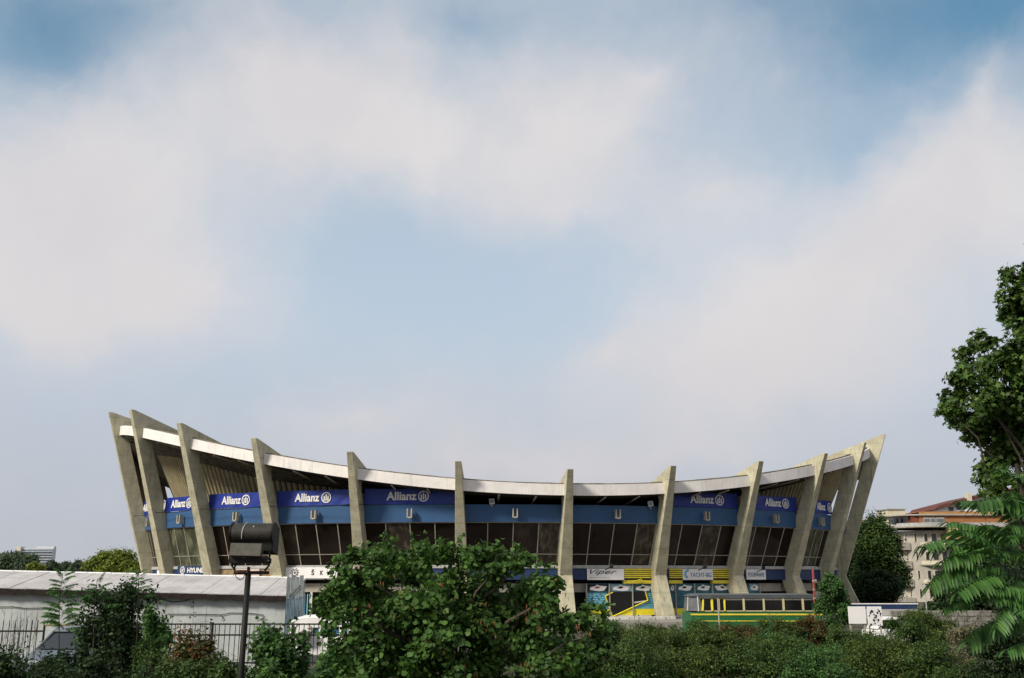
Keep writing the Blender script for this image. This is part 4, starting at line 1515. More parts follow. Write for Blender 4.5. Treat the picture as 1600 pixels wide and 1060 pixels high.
# second block behind, tiled roof rising to the right
P2 = 178.0
rx = lambda px: at(px, 790, P2).x
rz = lambda py: at(0, py, P2).z
a2 = empty('apartment_building', (rx(1500), P2, GZ), 'white house with sloping dark red tiled roof behind the orange penthouse', 'apartment building')
MB().prism([(rx(1462), P2, GZ), (rx(1600), P2, GZ), (rx(1600), P2, rz(764)), (rx(1535), P2, rz(776)), (rx(1462), P2, rz(797))], [(rx(1462), P2 + 10, GZ), (rx(1600), P2 + 10, GZ), (rx(1600), P2 + 10, rz(764)), (rx(1535), P2 + 10, rz(776)), (rx(1462), P2 + 10, rz(797))]).build('wall', M['white'], a2)
MB().prism([(rx(1457), P2 - 1, rz(797)), (rx(1532), P2 - 1, rz(778)), (rx(1600), P2 - 1, rz(763)), (rx(1600), P2 - 1, rz(760)), (rx(1525), P2 - 1, rz(775)), (rx(1462), P2 - 1, rz(791))], [(rx(1457), P2 + 11, rz(797)), (rx(1532), P2 + 11, rz(778)), (rx(1600), P2 + 11, rz(763)), (rx(1600), P2 + 11, rz(760)), (rx(1525), P2 + 11, rz(775)), (rx(1462), P2 + 11, rz(791))]).build('roof', M['tileroof'], a2)
for px, py in ((1482, 793), (1494, 791), (1510, 786), (1522, 784), (1484, 800), (1500, 799)):
    f = MB().box((rx(px - .6), P2 - .12, rz(py + 5.5)), (rx(px + 7), P2 - .02, rz(py - .5))).build('window', M['ledge'], a2)
    MB().box((rx(px), P2 - .16, rz(py + 5)), (rx(px + 6.4), P2 - .13, rz(py))).build('pane', M['aptglass'], f)
MB().box((rx(1508), P2 - 1.5, rz(784)), (rx(1514), P2 - .2, rz(772))).build('chimney', M['aptcream'], a2)
a3 = empty('low_house', (rx(1385), P2 + 10, GZ), 'low pale house just showing above the tree left of the lift tower', 'house')
MB().box((rx(1372), P2 + 10, GZ), (rx(1420), P2 + 18, rz(812))).build('wall', M['aptwall'], a3)
MB().prism([(rx(1368), P2 + 9, rz(812)), (rx(1424), P2 + 9, rz(811)), (rx(1410), P2 + 9, rz(805)), (rx(1384), P2 + 9, rz(807))], [(rx(1368), P2 + 19, rz(812)), (rx(1424), P2 + 19, rz(811)), (rx(1410), P2 + 19, rz(805)), (rx(1384), P2 + 19, rz(807))]).build('roof', mat('brown_tiles', (.22, .16, .11), .85, .2, 1.5), a3)

# ------------------------------------------------------------------ vegetation
T_ROUND = (np.array([(0, 0, 0), (.42, .22, .10), (.52, .58, .13), (0, 1, 0), (-.52, .58, .13), (-.42, .22, .10)]), [(0, 1, 2, 3), (0, 3, 4, 5)])
T_DIAM = (np.array([(0, 0, 0), (.30, .45, .09), (0, 1, -.03), (-.30, .45, .09)]), [(0, 1, 2), (0, 2, 3)])
_m = [(0, .35, .05)]
for k_ in range(11):
    a_ = -PI / 2 + 2 * PI * k_ / 11
    r_ = (.62 if k_ % 2 else .30) if k_ else .35
    _m.append((r_ * math.cos(a_), .35 + r_ * math.sin(a_), -.06 if k_ % 2 else .03))
T_MAPLE = (np.array(_m), [(0, 1 + k_, 1 + (k_ + 1) % 11) for k_ in range(11)])


def leaf_obj(name, P, N, size, tmpl, m, parent, kind='stuff'):
    """one mesh of many separate small leaves"""
    tv, tf = tmpl
    P = np.asarray(P, float)
    n = len(P)
    N = N / np.linalg.norm(N, axis=1)[:, None]
    t = NR.normal(size=(n, 3))
    t -= N * (t * N).sum(1)[:, None]
    t /= np.linalg.norm(t, axis=1)[:, None]
    b = np.cross(N, t)
    size = np.asarray(size).reshape(n, 1, 1)
    V = P[:, None, :] + size * (tv[None, :, 0:1] * b[:, None, :] + tv[None, :, 1:2] * t[:, None, :] + tv[None, :, 2:3] * N[:, None, :])
    org = np.array(world_loc(parent)) if parent else np.zeros(3)
    V = (V - org).reshape(-1, 3)
    k = len(tv)
    sizes = np.array([len(f) for f in tf])
    flat = np.concatenate([np.array(f) for f in tf])
    loops = (flat[None, :] + (np.arange(n) * k)[:, None]).ravel()
    tot = np.tile(sizes, n)
    start = np.concatenate([[0], np.cumsum(tot)[:-1]])
    me = bpy.data.meshes.new(name)
    me.vertices.add(len(V))
    me.vertices.foreach_set('co', V.ravel())
    me.loops.add(len(loops))
    me.loops.foreach_set('vertex_index', loops)
    me.polygons.add(len(tot))
    me.polygons.foreach_set('loop_start', start)
    me.polygons.foreach_set('loop_total', tot)
    me.update(calc_edges=True)
    me.materials.append(m)
    o = bpy.data.objects.new(name, me)
    COL.objects.link(o)
    if parent:
        o.parent = parent
    if kind:
        o['kind'] = kind
    return o


def clump_leaves(c, r, n, flat=.8, twigs=12, tight=.24, up=.55, out=.6):
    """leaf positions and normals: leaves gather on twigs spread over a clump"""
    c = np.array(c, float)
    r = np.array(r, float) if not np.isscalar(r) else np.array([r, r, r * flat])
    d = NR.normal(size=(twigs, 3))
    d /= np.linalg.norm(d, axis=1)[:, None]
    rad = NR.uniform(.35, 1, size=(twigs, 1)) ** .6
    tw = d * rad
    w_ = NR.integers(0, twigs, n)
    off = NR.normal(size=(n, 3)) * tight
    p = tw[w_] + off
    N = out * p + NR.normal(size=(n, 3)) * .55
    N[:, 2] += up
    return c + p * r, N


LEAF = {
    'judas': leafmat('round_leaf', [(0, (.026, .06, .013)), (.45, (.05, .115, .02)), (.86, (.09, .175, .032)), (.993, (.085, .17, .045)), (.996, (.13, .08, .025)), (1, (.17, .10, .04))]),
    'plane': leafmat('lobed_leaf', [(0, (.032, .066, .014)), (.6, (.065, .13, .025)), (1, (.14, .22, .05))], .5, .35),
    'hedge': leafmat('hedge_leaf', [(0, (.020, .044, .010)), (.6, (.05, .10, .02)), (.95, (.095, .155, .035)), (1, (.15, .18, .06))]),
    'olive': leafmat('olive_leaf', [(0, (.03, .048, .010)), (.6, (.064, .108, .02)), (.95, (.12, .165, .035)), (1, (.20, .19, .06))]),
    'deep': leafmat('deep_green_leaf', [(0, (.012, .028, .010)), (.7, (.028, .058, .018)), (1, (.06, .105, .03))]),
    'bright': leafmat('bright_leaf', [(0, (.03, .07, .02)), (.6, (.06, .14, .035)), (1, (.10, .20, .05))]),
    'red': leafmat('reddish_leaf', [(0, (.03, .05, .012)), (.45, (.055, .07, .02)), (.7, (.11, .06, .022)), (1, (.20, .085, .03))]),
    'lime': leafmat('lime_leaf', [(0, (.09, .13, .018)), (.6, (.17, .22, .03)), (1, (.25, .29, .05))]),
    'far': leafmat('hazed_far_leaf', [(0, (.05, .075, .045)), (.7, (.07, .11, .06)), (1, (.10, .14, .07))]),  # distance haze put into the leaf colour by paling it
    'ail': leafmat('long_leaflet', [(0, (.03, .085, .018)), (.6, (.055, .14, .03)), (1, (.10, .20, .05))], .45, .35),
    'dry': leafmat('dry_stalk_leaf', [(0, (.10, .10, .05)), (1, (.24, .22, .13))]),
}
BARK = mat('grey_brown_bark', (.10, .08, .06), .9, .25, 8, bump=.5)
TWIG = mat('dark_twig', (.05, .04, .03), .9, .2, 8)


def limb_path(a, b, sag=.0, n=5, wob=.05):
    a, b = Vector(a), Vector(b)
    L = (b - a).length
    out = []
    for k in range(n + 1):
        q = k / n
        p = a.lerp(b, q)
        p.z += sag * L * math.sin(PI * q)
        if 0 < k < n:
            p += Vector((R.uniform(-1, 1), R.uniform(-1, 1), R.uniform(-1, 1))) * L * wob
        out.append(p)
    return out


def tree(name, label, cat, base, top, trunk_r, clumps, leaf, tmpl, size, dens, group=None, twigs=12, tight=.24, flat=.85, thin=1.0, extra=None):
    """base, top: trunk ends; clumps: (centre, radius) list; dens: leaves per clump of radius 1 per r^2"""
    t = empty(name, base, label, cat, group)
    tr = MB()
    base, top = Vector(base), Vector(top)
    path = limb_path(base, top, 0, 6, .02)
    tr.tube(path, [trunk_r * (1 - .65 * k / 6) for k in range(7)], 8)
    for c, r in clumps:
        c = Vector(c)
        k = max(1, min(5, int(6 * max(.15, min(.9, (c.z - base.z) / max(.1, (top.z - base.z)) - .35)))))
        lp = limb_path(path[k], c, .06, 5, .04)
        rr = trunk_r * (.4 if trunk_r < .2 else .2)
        tr.tube(lp, [rr * (1 - .8 * q / 5) for q in range(6)], 5)
    tr.build('trunk', BARK, t)
    PP, NN, SS = [], [], []
    for c, r in clumps:
        rr = r if np.isscalar(r) else float(np.mean(r))
        n = max(30, int(dens * rr * rr))
        p, N = clump_leaves(c, r, n, flat, twigs, tight)
        PP.append(p)
        NN.append(N)
    P = np.concatenate(PP)
    N = np.concatenate(NN)
    if extra is not None:
        P = np.concatenate([P, extra])
        N = np.concatenate([N, NR.normal(size=(len(extra), 3)) + [0, 0, .6]])
    P[:, 2] = np.maximum(P[:, 2], GZ + .03)
    S_ = size * NR.uniform(.6, 1.25, len(P))
    leaf_obj('crown', P, N, S_, tmpl, LEAF[leaf], t)
    return t


def pxclump(px, py, r, Y, dy=0.0):
    p = at(px, py, Y + dy)
    return ((p.x, p.y, p.z), r * Y / F)


# --- the round-leaved tree in front of the hall
JD = 15.0
cl = []
JC = [(600, 868, 40), (655, 868, 42), (712, 872, 42), (770, 880, 36), (815, 872, 26), (560, 895, 40), (538, 935, 36), (590, 930, 55), (660, 925, 60), (730, 930, 55),
      (795, 920, 48), (850, 925, 34), (536, 972, 38), (575, 995, 46), (640, 990, 60), (710, 985, 60), (780, 985, 55), (845, 970, 45), (890, 965, 34), (925, 955, 22),
      (600, 1050, 60), (690, 1050, 65), (780, 1050, 60), (860, 1030, 50), (915, 1010, 42), (945, 985, 20), (555, 1060, 45), (940, 1060, 50), (640, 1110, 80), (780, 1110, 80), (880, 1110, 60)]
for px, py, r in JC:
    cl.append(pxclump(px + R.uniform(-8, 8), py + 6 + R.uniform(-8, 8), r * R.uniform(.72, .98), JD, R.uniform(-1.0, .7)))
for k in range(10):
    px, py, r = JC[R.randrange(len(JC))]
    cl.append(pxclump(px, py + 10, r, JD, R.uniform(.4, 1.5)))
# upright leafy shoots that stick out of the crown
ex = []
for a, b_, n in (((600, 868), (596, 832), 26), ((607, 862), (612, 838), 22), ((668, 850), (662, 828), 12), ((715, 862), (722, 838), 26), ((705, 868), (708, 846), 20), ((816, 872), (806, 849), 30),
                 ((835, 905), (838, 868), 30), ((846, 892), (866, 880), 16), ((548, 880), (524, 868), 26), ((540, 872), (530, 876), 14), ((650, 856), (640, 840), 14), ((745, 868), (748, 856), 14),
                 ((500, 950), (486, 960), 12), ((930, 950), (955, 945), 14), ((560, 868), (572, 852), 14), ((778, 866), (775, 852), 12), ((690, 862), (684, 842), 10)):
    for k in range(n):
        q = R.random()
        p = at(a[0] + (b_[0] - a[0]) * q + R.gauss(0, 3.2), a[1] + (b_[1] - a[1]) * q + R.gauss(0, 2), JD + R.uniform(-.25, .25))
        ex.append((p.x, p.y, p.z))
jb = at(700, 1000, JD)
tree('round_leaved_tree', 'broad bushy tree with round leaves and brown pods in front of the hall', 'tree', (jb.x, JD + .1, GZ), (jb.x + .1, JD + .2, 1.9), .11, cl, 'judas', T_ROUND, .078, 4300,
     twigs=9, tight=.20, extra=np.array(ex))
jt = bpy.data.objects['round_leaved_tree']
pods = MB()
for k in range(60):
    px, py = R.choice([(830, 955), (760, 965), (580, 950), (690, 905), (690, 1020), (900, 980), (600, 905), (815, 1035), (740, 1045), (640, 940)])
    p = at(px + R.gauss(0, 9), py + R.gauss(0, 9), JD - 1.0 + R.uniform(-.1, .25))
    d = Vector((R.uniform(-.3, .3), R.uniform(-.3, .3), -1)) * .085
    s_ = Vector((R.uniform(.5, 1), R.uniform(-.6, .6), 0)).normalized() * .010
    pods.add([p, p + d * .5 + s_, p + d, p + d * .5 - s_], [(0, 1, 2, 3)])
o = pods.build('seed_pod', mat('brown_pod', (.20, .075, .03), .7, .25, 20), jt)
o['kind'] = 'stuff'

# --- big lobed-leaf tree at the right edge
PD2 = 24.0
cl = []
for px, py, r in [(1592, 428, 26), (1610, 470, 45), (1588, 500, 30), (1575, 492, 16), (1535, 535, 24), (1525, 560, 26), (1512, 590, 26), (1560, 575, 32), (1600, 560, 45), (1492, 628, 26), (1483, 642, 17), (1505, 655, 24), (1540, 625, 36),
                  (1585, 630, 48), (1530, 670, 34), (1570, 690, 45), (1610, 690, 55), (1555, 735, 34), (1548, 760, 22), (1590, 760, 46), (1640, 480, 60), (1660, 560, 80), (1660, 660, 90), (1700, 450, 90), (1740, 560, 110),
                  (1740, 700, 120), (1650, 770, 80), (1700, 370, 70), (1780, 440, 110)]:
    cl.append(pxclump(px, py, r * .88, PD2, R.uniform(-1.0, 1.0)))
for k in range(10):
    cl.append(pxclump(R.uniform(1625, 1740), R.uniform(520, 800), 60, PD2, R.uniform(.8, 2.5)))
tb = at(1690, 900, PD2)
tree('tall_tree', 'tall dark tree with lobed leaves rising at the right edge', 'tree', (tb.x, PD2 + .6, GZ), (tb.x - .3, PD2 + .4, at(0, 520, PD2).z), .28, cl, 'plane', T_MAPLE, .14, 3000, twigs=13, tight=.215)


# --- tree of long feathery leaves at the lower right: each leaf a part
def frond_mesh(name, L, pairs, droop, rs):
    m = MB()
    rr = random.Random(rs)
    spine = []
    for k in range(pairs * 2 + 3):
        q = k / (pairs * 2 + 2)
        spine.append(Vector((0, L * q * (1 - .12 * q * q * droop), L * (.10 * math.sin(q * 1.6) - droop * .30 * q * q))))
    m.tube(spine[::3] + [spine[-1]], [.005 * (1 - .6 * k / len(spine[::3])) for k in range(len(spine[::3]) + 1)], 4)
    for k in range(pairs + 1):
        q = .16 + .84 * k / pairs
        j = q * (len(spine) - 1)
        a = spine[int(min(j, len(spine) - 2))]
        b_ = spine[int(min(j, len(spine) - 2)) + 1]
        p = a.lerp(b_, j - int(min(j, len(spine) - 2)))
        tdir = (b_ - a).normalized()
        ll = L * .25 * (.62 + .55 * math.sin(PI * min(1, q * .9 + .05))) * rr.uniform(.85, 1.1)
        for sgn in ((-1, 1) if k < pairs else (0,)):
            d = (Vector((sgn, .38 if sgn else 1, 0)) + tdir * .15 + Vector((0, 0, -.5 - droop * .4 + rr.uniform(-.25, .25)))).normalized()
            w_ = ll * .125
            sd = d.cross(Vector((0, 0, 1))).normalized() * w_
            upv = sd.cross(d).normalized() * w_ * .35
            mid = p + d * ll * .3
            m2 = p + d * ll * .68 + Vector((0, 0, -.012))
            tip = p + d * ll + Vector((0, 0, -.03))
            m.add([p, mid + sd + upv, m2 + sd * .8 + upv, tip, m2 - sd * .8 + upv, mid - sd + upv, mid, m2], [(0, 1, 6), (1, 2, 7, 6), (2, 3, 7), (7, 3, 4), (6, 7, 4, 5), (0, 6, 5)])
    return m.mesh(name, LEAF['ail'])


FM = [frond_mesh('frond', .80, 13, .5, 1), frond_mesh('frond', .80, 14, 1.0, 2), frond_mesh('frond', .80, 13, .2, 3)]
AD = 10.0
ab = at(1640, 1000, AD)
ail = empty('feather_leaved_tree', (ab.x, AD + .2, GZ), 'young tree with long feathery drooping leaves at the lower right edge', 'tree')
stem = MB()
stem.tube(limb_path((ab.x, AD + .2, GZ), (ab.x + .05, AD + .3, at(0, 720, AD).z), 0, 6, .015), [.05, .045, .04, .035, .03, .025, .02], 7)


def frond(px0, py0, px1, py1, d0, d1, mi, roll=0.0):
    a, b_ = at(px0, py0, AD + d0), at(px1, py1, AD + d1)
    d = b_ - a
    y = d.normalized()
    x = y.cross(Vector((0, 0, 1))).normalized()
    z = x.cross(y)
    Mx = Matrix((x, y, z)).transposed().to_4x4() @ Matrix.Rotation(roll, 4, 'Y')
    o = bpy.data.objects.new('frond', FM[mi])
    COL.objects.link(o)
    o.parent = ail
    s_ = d.length / .76
    Mx = Matrix.Translation(a - ail.location) @ Mx @ Matrix.Diagonal((s_ * 1.0, s_, s_ * 1.0, 1))
    o.matrix_local = Mx
    stem.tube([a, (a + Vector((ab.x, AD + .25, a.z - .1))) / 2 + Vector((0, 0, .03)), (ab.x, AD + .25, a.z - .12)], .006, 4)


for (p0x, p0y, p1x, p1y, d0, d1, mi) in [
    (1640, 790, 1520, 776, .1, -.2, 0), (1604, 826, 1548, 762, .2, -.1, 1), (1560, 800, 1496, 778, .4, .2, 0), (1592, 850, 1528, 800, .3, .0, 1), (1610, 760, 1560, 735, .4, .2, 2), (1576, 842, 1505, 822, .5, .3, 0),
    (1610, 900, 1520, 868, .5, .3, 1), (1560, 920, 1478, 908, .5, .4, 0), (1640, 850, 1575, 800, -.1, -.4, 1), (1622, 925, 1550, 915, .0, -.2, 0), (1582, 890, 1500, 800, .0, -.3, 1), (1600, 812, 1575, 748, .1, -.3, 1), (1530, 850, 1436, 846, .1, -.2, 0), (1545, 862, 1466, 874, .0, -.2, 0),
    (1535, 880, 1440, 894, .0, -.2, 1), (1572, 898, 1490, 922, .0, -.3, 0), (1530, 935, 1470, 950, .0, -.1, 0), (1600, 930, 1542, 964, .0, -.3, 1), 
    (1640, 835, 1566, 832, .0, -.3, 0), (1640, 1005, 1570, 1012, 0, -.2, 0), (1625, 770, 1585, 742, .3, .2, 2), (1620, 860, 1560, 868, .3, .1, 2), (1640, 900, 1560, 905, .4, .2, 1),
    (1610, 965, 1500, 975, .4, .2, 1),  (1600, 845, 1480, 838, .5, .3, 1), (1625, 945, 1548, 935, .1, -.2, 2), (1560, 830, 1478, 820, .4, .3, 2),
    (1600, 780, 1540, 790, .5, .5, 0), (1650, 870, 1590, 850, -.2, -.4, 1), (1650, 960, 1590, 950, -.2, -.4, 0), (1655, 800, 1600, 785, -.2, -.4, 1), 
     (1590, 910, 1530, 890, .6, .6, 2), (1640, 880, 1720, 870, .2, .4, 0), (1640, 800, 1720, 780, .2, .2, 1), (1640, 950, 1725, 965, .1, .3, 1), (1640, 1010, 1710, 1040, .1, .0, 2)]:
    frond(p0x, p0y, p1x, p1y, d0, d1, mi, R.uniform(-.25, .25))
stem.build('trunk', TWIG, ail)


# --- shrubs and small trees, each its own
def shrub(name, label, cat, px, ptop, pw, D, leaf, size=.06, dens=2600, n=9, tmpl=T_DIAM, group=None, lean=0.0, zlow=None, depth=.8, shape=1.0):
    """a shrub standing at pixel column px, its top at row ptop, pw pixels wide, D metres away"""
    top = at(px, ptop, D)
    wd = pw * D / F
    h = top.z - GZ
    rr = wd / 2
    cl = []
    for k in range(n):
        a = 2 * PI * k / n + R.uniform(-.4, .4)
        q = R.uniform(.18, .9)
        sp = math.sqrt(max(.05, 1 - (q * 1.0 - .25) ** 2 * 1.1)) * shape
        rad = R.uniform(.2, .75)
        c = (top.x + rr * rad * sp * math.cos(a), D + rr * depth * rad * sp * math.sin(a), GZ + h * q)
        cl.append((c, (rr * R.uniform(.26, .42), rr * .36, max(rr * .26, h * R.uniform(.10, .15)))))
    cl.append(((top.x + R.uniform(-.3, .3) * rr, D, GZ + h * .74), (rr * .36, rr * .36, h * .17)))
    cl.append(((top.x, D - rr * .3, GZ + h * .35), (rr * .6, rr * .5, h * .25)))
    t = empty(name, (top.x, D, GZ), label, cat, group)
    st = MB()
    for c, r in cl:
        st.tube(limb_path((top.x + R.uniform(-.1, .1), D + R.uniform(-.1, .1), GZ), c, .05, 4, .04), [.022, .018, .014, .009, .004], 4)
    PP, NN = [], []
    for k in range(int(5 + wd * 5)):
        a = R.uniform(0, 2 * PI)
        q = R.uniform(.1, .95)
        x0_, y0_ = top.x + rr * q * math.cos(a), D + rr * depth * q * math.sin(a)
        hh = h * (1.0 - .45 * q * q) * R.uniform(.75, 1.12)
        tip_ = Vector((x0_ + R.uniform(-.12, .12), y0_ + R.uniform(-.12, .12), GZ + hh))
        b0 = Vector((x0_, y0_, GZ + hh * .45))
        st.tube([Vector((top.x, D, GZ)).lerp(b0, .05), b0, tip_], [.010, .007, .003], 3)
        for j in range(26):
            f_ = R.random() ** .8
            p_ = b0.lerp(tip_, f_) + Vector((R.gauss(0, .07), R.gauss(0, .07), R.gauss(0, .04))) * (1.25 - .7 * f_)
            PP.append(np.array([p_]))
            NN.append(np.array([[R.gauss(0, .7), R.gauss(0, .7), .7]]))
    for c, r in cl:
        p, N = clump_leaves(c, r, int(dens * rr * h / n * (1.5 if D > 29 else 1.1)) + 60, 1, 9, .24)
        PP.append(p)
        NN.append(N)
    st.build('stem', TWIG, t)
    P, N = np.concatenate(PP), np.concatenate(NN)
    P[:, 2] = np.maximum(P[:, 2], GZ + .02)
    leaf_obj('foliage', P, N, size * (1.4 if D > 29 else 1.1) * NR.uniform(.55, 1.3, len(P)), tmpl, LEAF[leaf], t)
    return t


SH = 'shrubs massed in front of the hall'
for args in [
    ('olive_shrub', 'olive-green shrub below the yellow kickboard of the yacht shop', 'shrub', 1000, 968, 150, 40, 'olive', .06),
    ('dense_shrub', 'dark green shrub just left of the olive shrub and right of the round-leaved tree', 'shrub', 945, 968, 90, 37, 'hedge', .065),
    ('dense_shrub', 'dark shrub below the windscreen of the bus', 'shrub', 1085, 972, 110, 41, 'hedge', .06),
    ('low_shrub', 'low brownish shrub under the middle of the bus', 'shrub', 1150, 978, 110, 43, 'red', .055),
    ('leafy_shrub', 'olive leafy shrub under the rear windows of the bus', 'shrub', 1215, 968, 100, 40, 'olive', .055),
    ('reddish_shrub', 'rust-tinged shrub at the foot of the red pole', 'shrub', 1262, 964, 90, 41, 'red', .06),
    ('slender_tree', 'slender light-green young tree right of the red pole', 'tree', 1296, 890, 66, 43, 'bright', .085),
    ('leafy_shrub', 'green shrub at the foot of the last columns, under the plain white board', 'shrub', 1318, 978, 100, 40, 'hedge', .06),
    ('olive_shrub', 'yellow-olive shrub in front of the stone wall', 'shrub', 1448, 954, 110, 44, 'olive', .06),
    ('leafy_shrub', 'dark shrub below the white car', 'shrub', 1410, 962, 110, 39, 'hedge', .06),
    ('dry_shrub', 'greyish dry shrub before the stone wall, left of the feathery leaves', 'shrub', 1500, 970, 70, 38, 'dry', .05),
    ('low_shrub', 'dark shrub under the feathery leaves at the right edge', 'shrub', 1560, 975, 150, 30, 'deep', .07),
]:
    shrub(*args, group=SH if args[2] == 'shrub' else None)
k_ = 0
for px, pt, pw, D, lf, lab in [
    (975, 1004, 170, 33, 'hedge', 'wide dark shrub at the bottom edge beside the round-leaved tree'),
    (1075, 1020, 150, 34, 'olive', 'olive shrub at the bottom edge, second along from the round-leaved tree'),
    (1180, 996, 160, 34, 'hedge', 'dark shrub at the bottom edge below the middle of the bus'),
    (1272, 1014, 150, 33, 'bright', 'brighter green shrub at the bottom edge below the red pole'),
    (1375, 1000, 150, 34, 'olive', 'olive shrub at the bottom edge below the blotched board'),
    (1470, 1016, 150, 32, 'hedge', 'dark shrub at the bottom edge left of the feathery tree'),
    (1120, 984, 110, 37, 'olive', 'dull olive shrub between the bus and the front row of shrubs'),
    (1235, 990, 110, 37, 'hedge', 'dull green shrub in the middle row below the bus rear'),
    (1345, 992, 130, 36, 'hedge', 'dull green shrub in the middle row below the white boards'),
]:
    shrub('dense_shrub', lab, 'shrub', px, pt, pw, D, lf, .06, group=SH, dens=3000)

# left side
shrub('small_tree', 'small dark tree spreading in front of the white shed wall', 'tree', 190, 900, 150, 22, 'deep', .085, 2300, n=18, depth=.7)
shrub('bright_sapling', 'fresh green leafy branches right of the small dark tree', 'sapling', 245, 935, 66, 21, 'bright', .085, 2600, n=8)
shrub('reddish_bush', 'bush with rust-red young leaves left of the floodlight pole', 'bush', 303, 955, 104, 19, 'red', .07, 4200)
shrub('grassy_bush', 'fine-leaved green bush right of the minivan', 'bush', 240, 990, 110, 20, 'hedge', .05, 5200)
shrub('maple_bush', 'bright green bush right of the floodlight pole before the railings', 'bush', 432, 980, 118, 18, 'bright', .085, 3000, n=13, tmpl=T_MAPLE)
shrub('maple_bush', 'bright green bush below the white cabin boat, touching the round-leaved tree', 'bush', 520, 1006, 110, 17, 'bright', .085, 3600, n=9, tmpl=T_MAPLE)
shrub('low_bush', 'low green bush at the bottom edge right of the floodlight pole', 'bush', 450, 1030, 130, 16.5, 'judas', .075, 3600)
shrub('dark_bush', 'dark bush filling the bottom left corner', 'bush', 30, 1000, 170, 17, 'deep', .07, 5000, n=12)
shrub('dark_bush', 'dark bush hiding the front of the minivan', 'bush', 160, 1012, 110, 18, 'deep', .07, 5000)
shrub('dark_bush', 'dark bush left of the minivan bonnet, under the spiked railings', 'bush', 66, 1016, 90, 19, 'deep', .07, 5000)
shrub('dark_bush', 'dark green bush at the bottom edge left of the rust-red bush', 'bush', 225, 1030, 110, 17, 'deep', .065, 5000)
shrub('low_bush', 'low bush at the foot of the rust-red bush', 'bush', 320, 1015, 120, 17.5, 'hedge', .065, 4200)
shrub('shady_bush', 'shaded bush between the minivan and the small dark tree', 'bush', 180, 985, 90, 23, 'deep', .07, 5200)

shrub('low_bush', 'low green bush at the bottom edge just left of the floodlight pole', 'bush', 362, 1030, 110, 17.2, 'hedge', .07, 4000)
shrub('low_bush', 'low dark green bush between the rust-red bush and the minivan', 'bush', 262, 1012, 100, 18.5, 'hedge', .07, 4200)
shrub('dark_bush', 'dark bush directly in front of the minivan bonnet', 'bush', 118, 1014, 76, 20, 'deep', .07, 5000)
shrub('dark_bush', 'dark bush at the bottom edge below the minivan', 'bush', 95, 1038, 130, 16.5, 'deep', .07, 5000)
# feather-leaved seedlings before the shed: stem with fronds as parts
def seedling(label, px, ptop, pbot, D, nf, fl):
    a, b_ = at(px, pbot, D), at(px, ptop, D)
    t = empty('feathery_seedling', (a.x, D, GZ), label, 'seedling')
    MB().tube(limb_path((a.x + .1, D, GZ), b_, 0, 5, .015), [.02, .018, .015, .012, .009, .005], 5).build('stem', TWIG, t)
    for k in range(nf):
        q = (k + .3) / nf
        p = Vector((a.x, D, 0)).lerp(Vector((b_.x, D, 0)), q)
        p.z = a.z + (b_.z - a.z) * q
        ang = k * 2.4 + R.uniform(-.4, .4)
        d = Vector((math.cos(ang), math.sin(ang) * .8, .75 if q > .85 else .25 + R.uniform(-.1, .2))).normalized()
        x = d.cross(UP).normalized()
        z = x.cross(d)
        o = bpy.data.objects.new('frond', FM[k % 3])
        COL.objects.link(o)
        o.parent = t
        s_ = fl * (1.1 - .55 * q) / .8
        o.matrix_local = Matrix.Translation(p - t.location) @ (Matrix((x, d, z)).transposed().to_4x4()) @ Matrix.Diagonal((s_, s_, s_, 1))


seedling('feathery seedling standing before the shed above the minivan windscreen', 98, 895, 985, 23.5, 40, .5)
seedling('slim leafy shoot reaching the shed ridge right of the small dark tree', 217, 893, 935, 21.5, 14, .34)
seedling('short feathery shoot in the crown of the small dark tree', 152, 905, 950, 21.4, 12, .45)

# dry stalks at the left
t = empty('dry_stalks', at(60, 1040, 24), 'thin bare dry stalks before the spiked railings', 'dry plant')
m = MB()
for k in range(22):
    px = R.uniform(4, 62)
    a = at(px, 1010, 25)
    b_ = at(px + R.uniform(-10, 10), R.uniform(945, 985), 25 + R.uniform(-.4, .4))
    m.tube(limb_path((a.x, 25, GZ), b_, 0, 4, .03), [.010, .008, .006, .005, .003], 4)
    for j in range(3):
        c = Vector((a.x, 25, GZ)).lerp(b_, R.uniform(.6, .95))
        m.tube([c, c + Vector((R.uniform(-.15, .15), R.uniform(-.1, .1), R.uniform(.05, .18)))], .004, 4)
m.build('stalk', TWIG, t)


# --- background trees
def far_tree(name, label, px, ptop, pw, D, leaf, pbot=905, size=.5, dens=900, n=10, group='trees beyond the shed'):
    top = at(px, ptop, D)
    wd = pw * D / F
    zb = max(GZ + .5, at(px, pbot, D).z)
    rr = wd / 2
    cl = []
    h = top.z - zb
    for k in range(n):
        a = 2 * PI * k / n * 1.6 + R.uniform(-.5, .5)
        q = R.uniform(.12, .84)
        rad = R.uniform(.2, .92) * math.sqrt(max(.1, 1 - (max(0, q - .35) / .62) ** 2 * .75))
        cl.append(((top.x + rr * rad * math.cos(a), D + rr * .7 * rad * math.sin(a), zb + h * q), (rr * .36, rr * .36, h * .19)))
    cl.append(((top.x, D, zb + h * .82), (rr * .4, rr * .4, h * .2)))
    cl.append(((top.x, D, zb + h * .5), (rr * .7, rr * .6, h * .36)))
    return tree(name, label, 'tree', (top.x, D, GZ), (top.x, D, zb + h * .6), max(.12, .035 * wd), cl, leaf, T_DIAM, size, dens / (size / .5) ** 2, group, twigs=12, tight=.25)


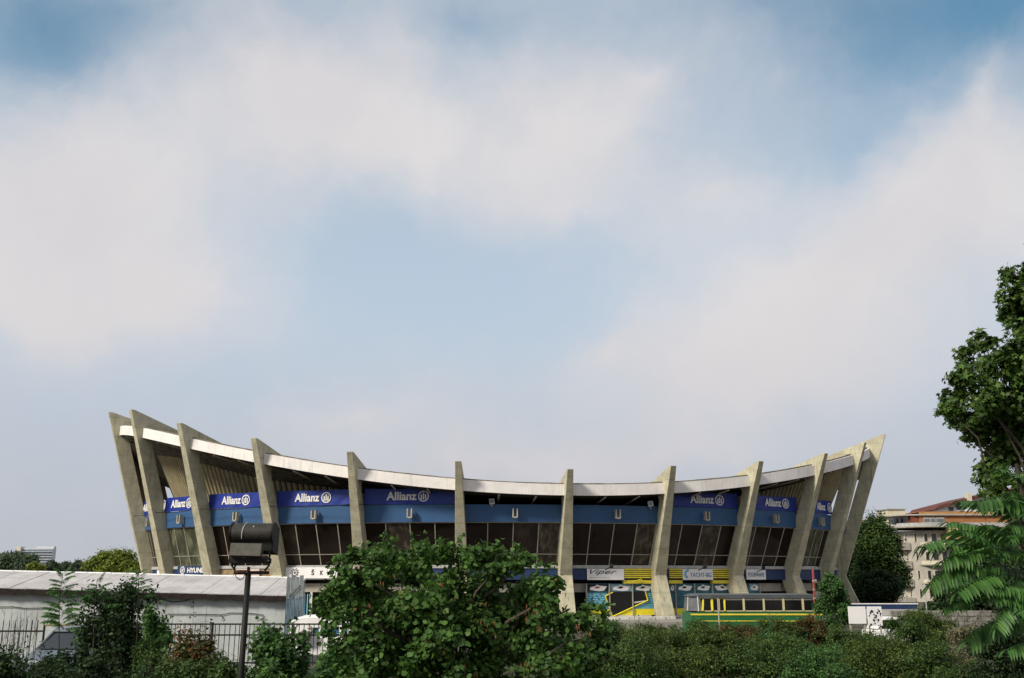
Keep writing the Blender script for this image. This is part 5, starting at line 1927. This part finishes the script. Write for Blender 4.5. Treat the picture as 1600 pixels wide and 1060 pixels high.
far_tree('round_tree', 'sunlit yellow-green round tree beside the first column', 182, 860, 92, 120, 'lime', 930, .34, 420, 18)
far_tree('dark_tree', 'dark tree at the left edge below the hotel', 18, 865, 80, 300, 'far', 915, .95, 900)
far_tree('dark_tree', 'dark tree top directly in front of the hotel tower', 40, 873, 30, 290, 'far', 912, .7, 900)
far_tree('yellow_tree', 'small yellowish tree below the hotel', 53, 881, 26, 240, 'lime', 908, .6, 900)
far_tree('dark_tree', 'dark tree below the right end of the hotel', 80, 878, 34, 300, 'far', 912, .8, 900)
far_tree('dark_tree', 'low dark tree right of the hotel', 102, 879, 34, 320, 'far', 912, .8, 900)
far_tree('dark_tree', 'pointed dark tree left of the sunlit round tree', 122, 878, 34, 300, 'far', 912, .8, 900)
far_tree('dark_tree', 'low dark tree behind the sunlit round tree', 140, 886, 30, 310, 'far', 912, .8, 900)
GR = 'trees right of the hall'
far_tree('broad_tree', 'tall bushy tree between the last column and the apartment block', 1362, 806, 84, 112, 'hedge', 960, .30, 560, 14, GR)
far_tree('dark_round_tree', 'darker round tree in front of the tall bushy tree', 1378, 894, 66, 100, 'deep', 958, .24, 760, 10, GR)
far_tree('dark_round_tree', 'dark tree behind the last two columns', 1340, 850, 70, 118, 'deep', 962, .28, 620, 10, GR)
far_tree('dark_tree', 'very dark tree under the balconies of the apartment block', 1490, 892, 84, 78, 'deep', 970, .26, 900, 12, GR)
far_tree('dark_tree', 'very dark tree behind the feathery leaves', 1545, 838, 130, 70, 'deep', 990, .26, 900, 14, GR)
far_tree('dark_tree', 'dark tree half out of view at the right edge', 1625, 800, 140, 60, 'deep', 1000, .24, 900, 14, GR)

# low weeds that cover the ground between the shrubs
P = []
for k in range(26000):
    Y = 14 + 30 * R.random() ** .8
    hw = .56 * Y
    x = R.uniform(-hw, hw)
    if Y > 24 and x < -3.5:
        continue
    P.append((x, Y, GZ + R.random() ** 2 * .28))
P = np.array(P)
leaf_obj('undergrowth', P, NR.normal(size=(len(P), 3)) * .7 + [0, 0, .6], .10 * NR.uniform(.5, 1.3, len(P)), T_DIAM, LEAF['deep'], None)
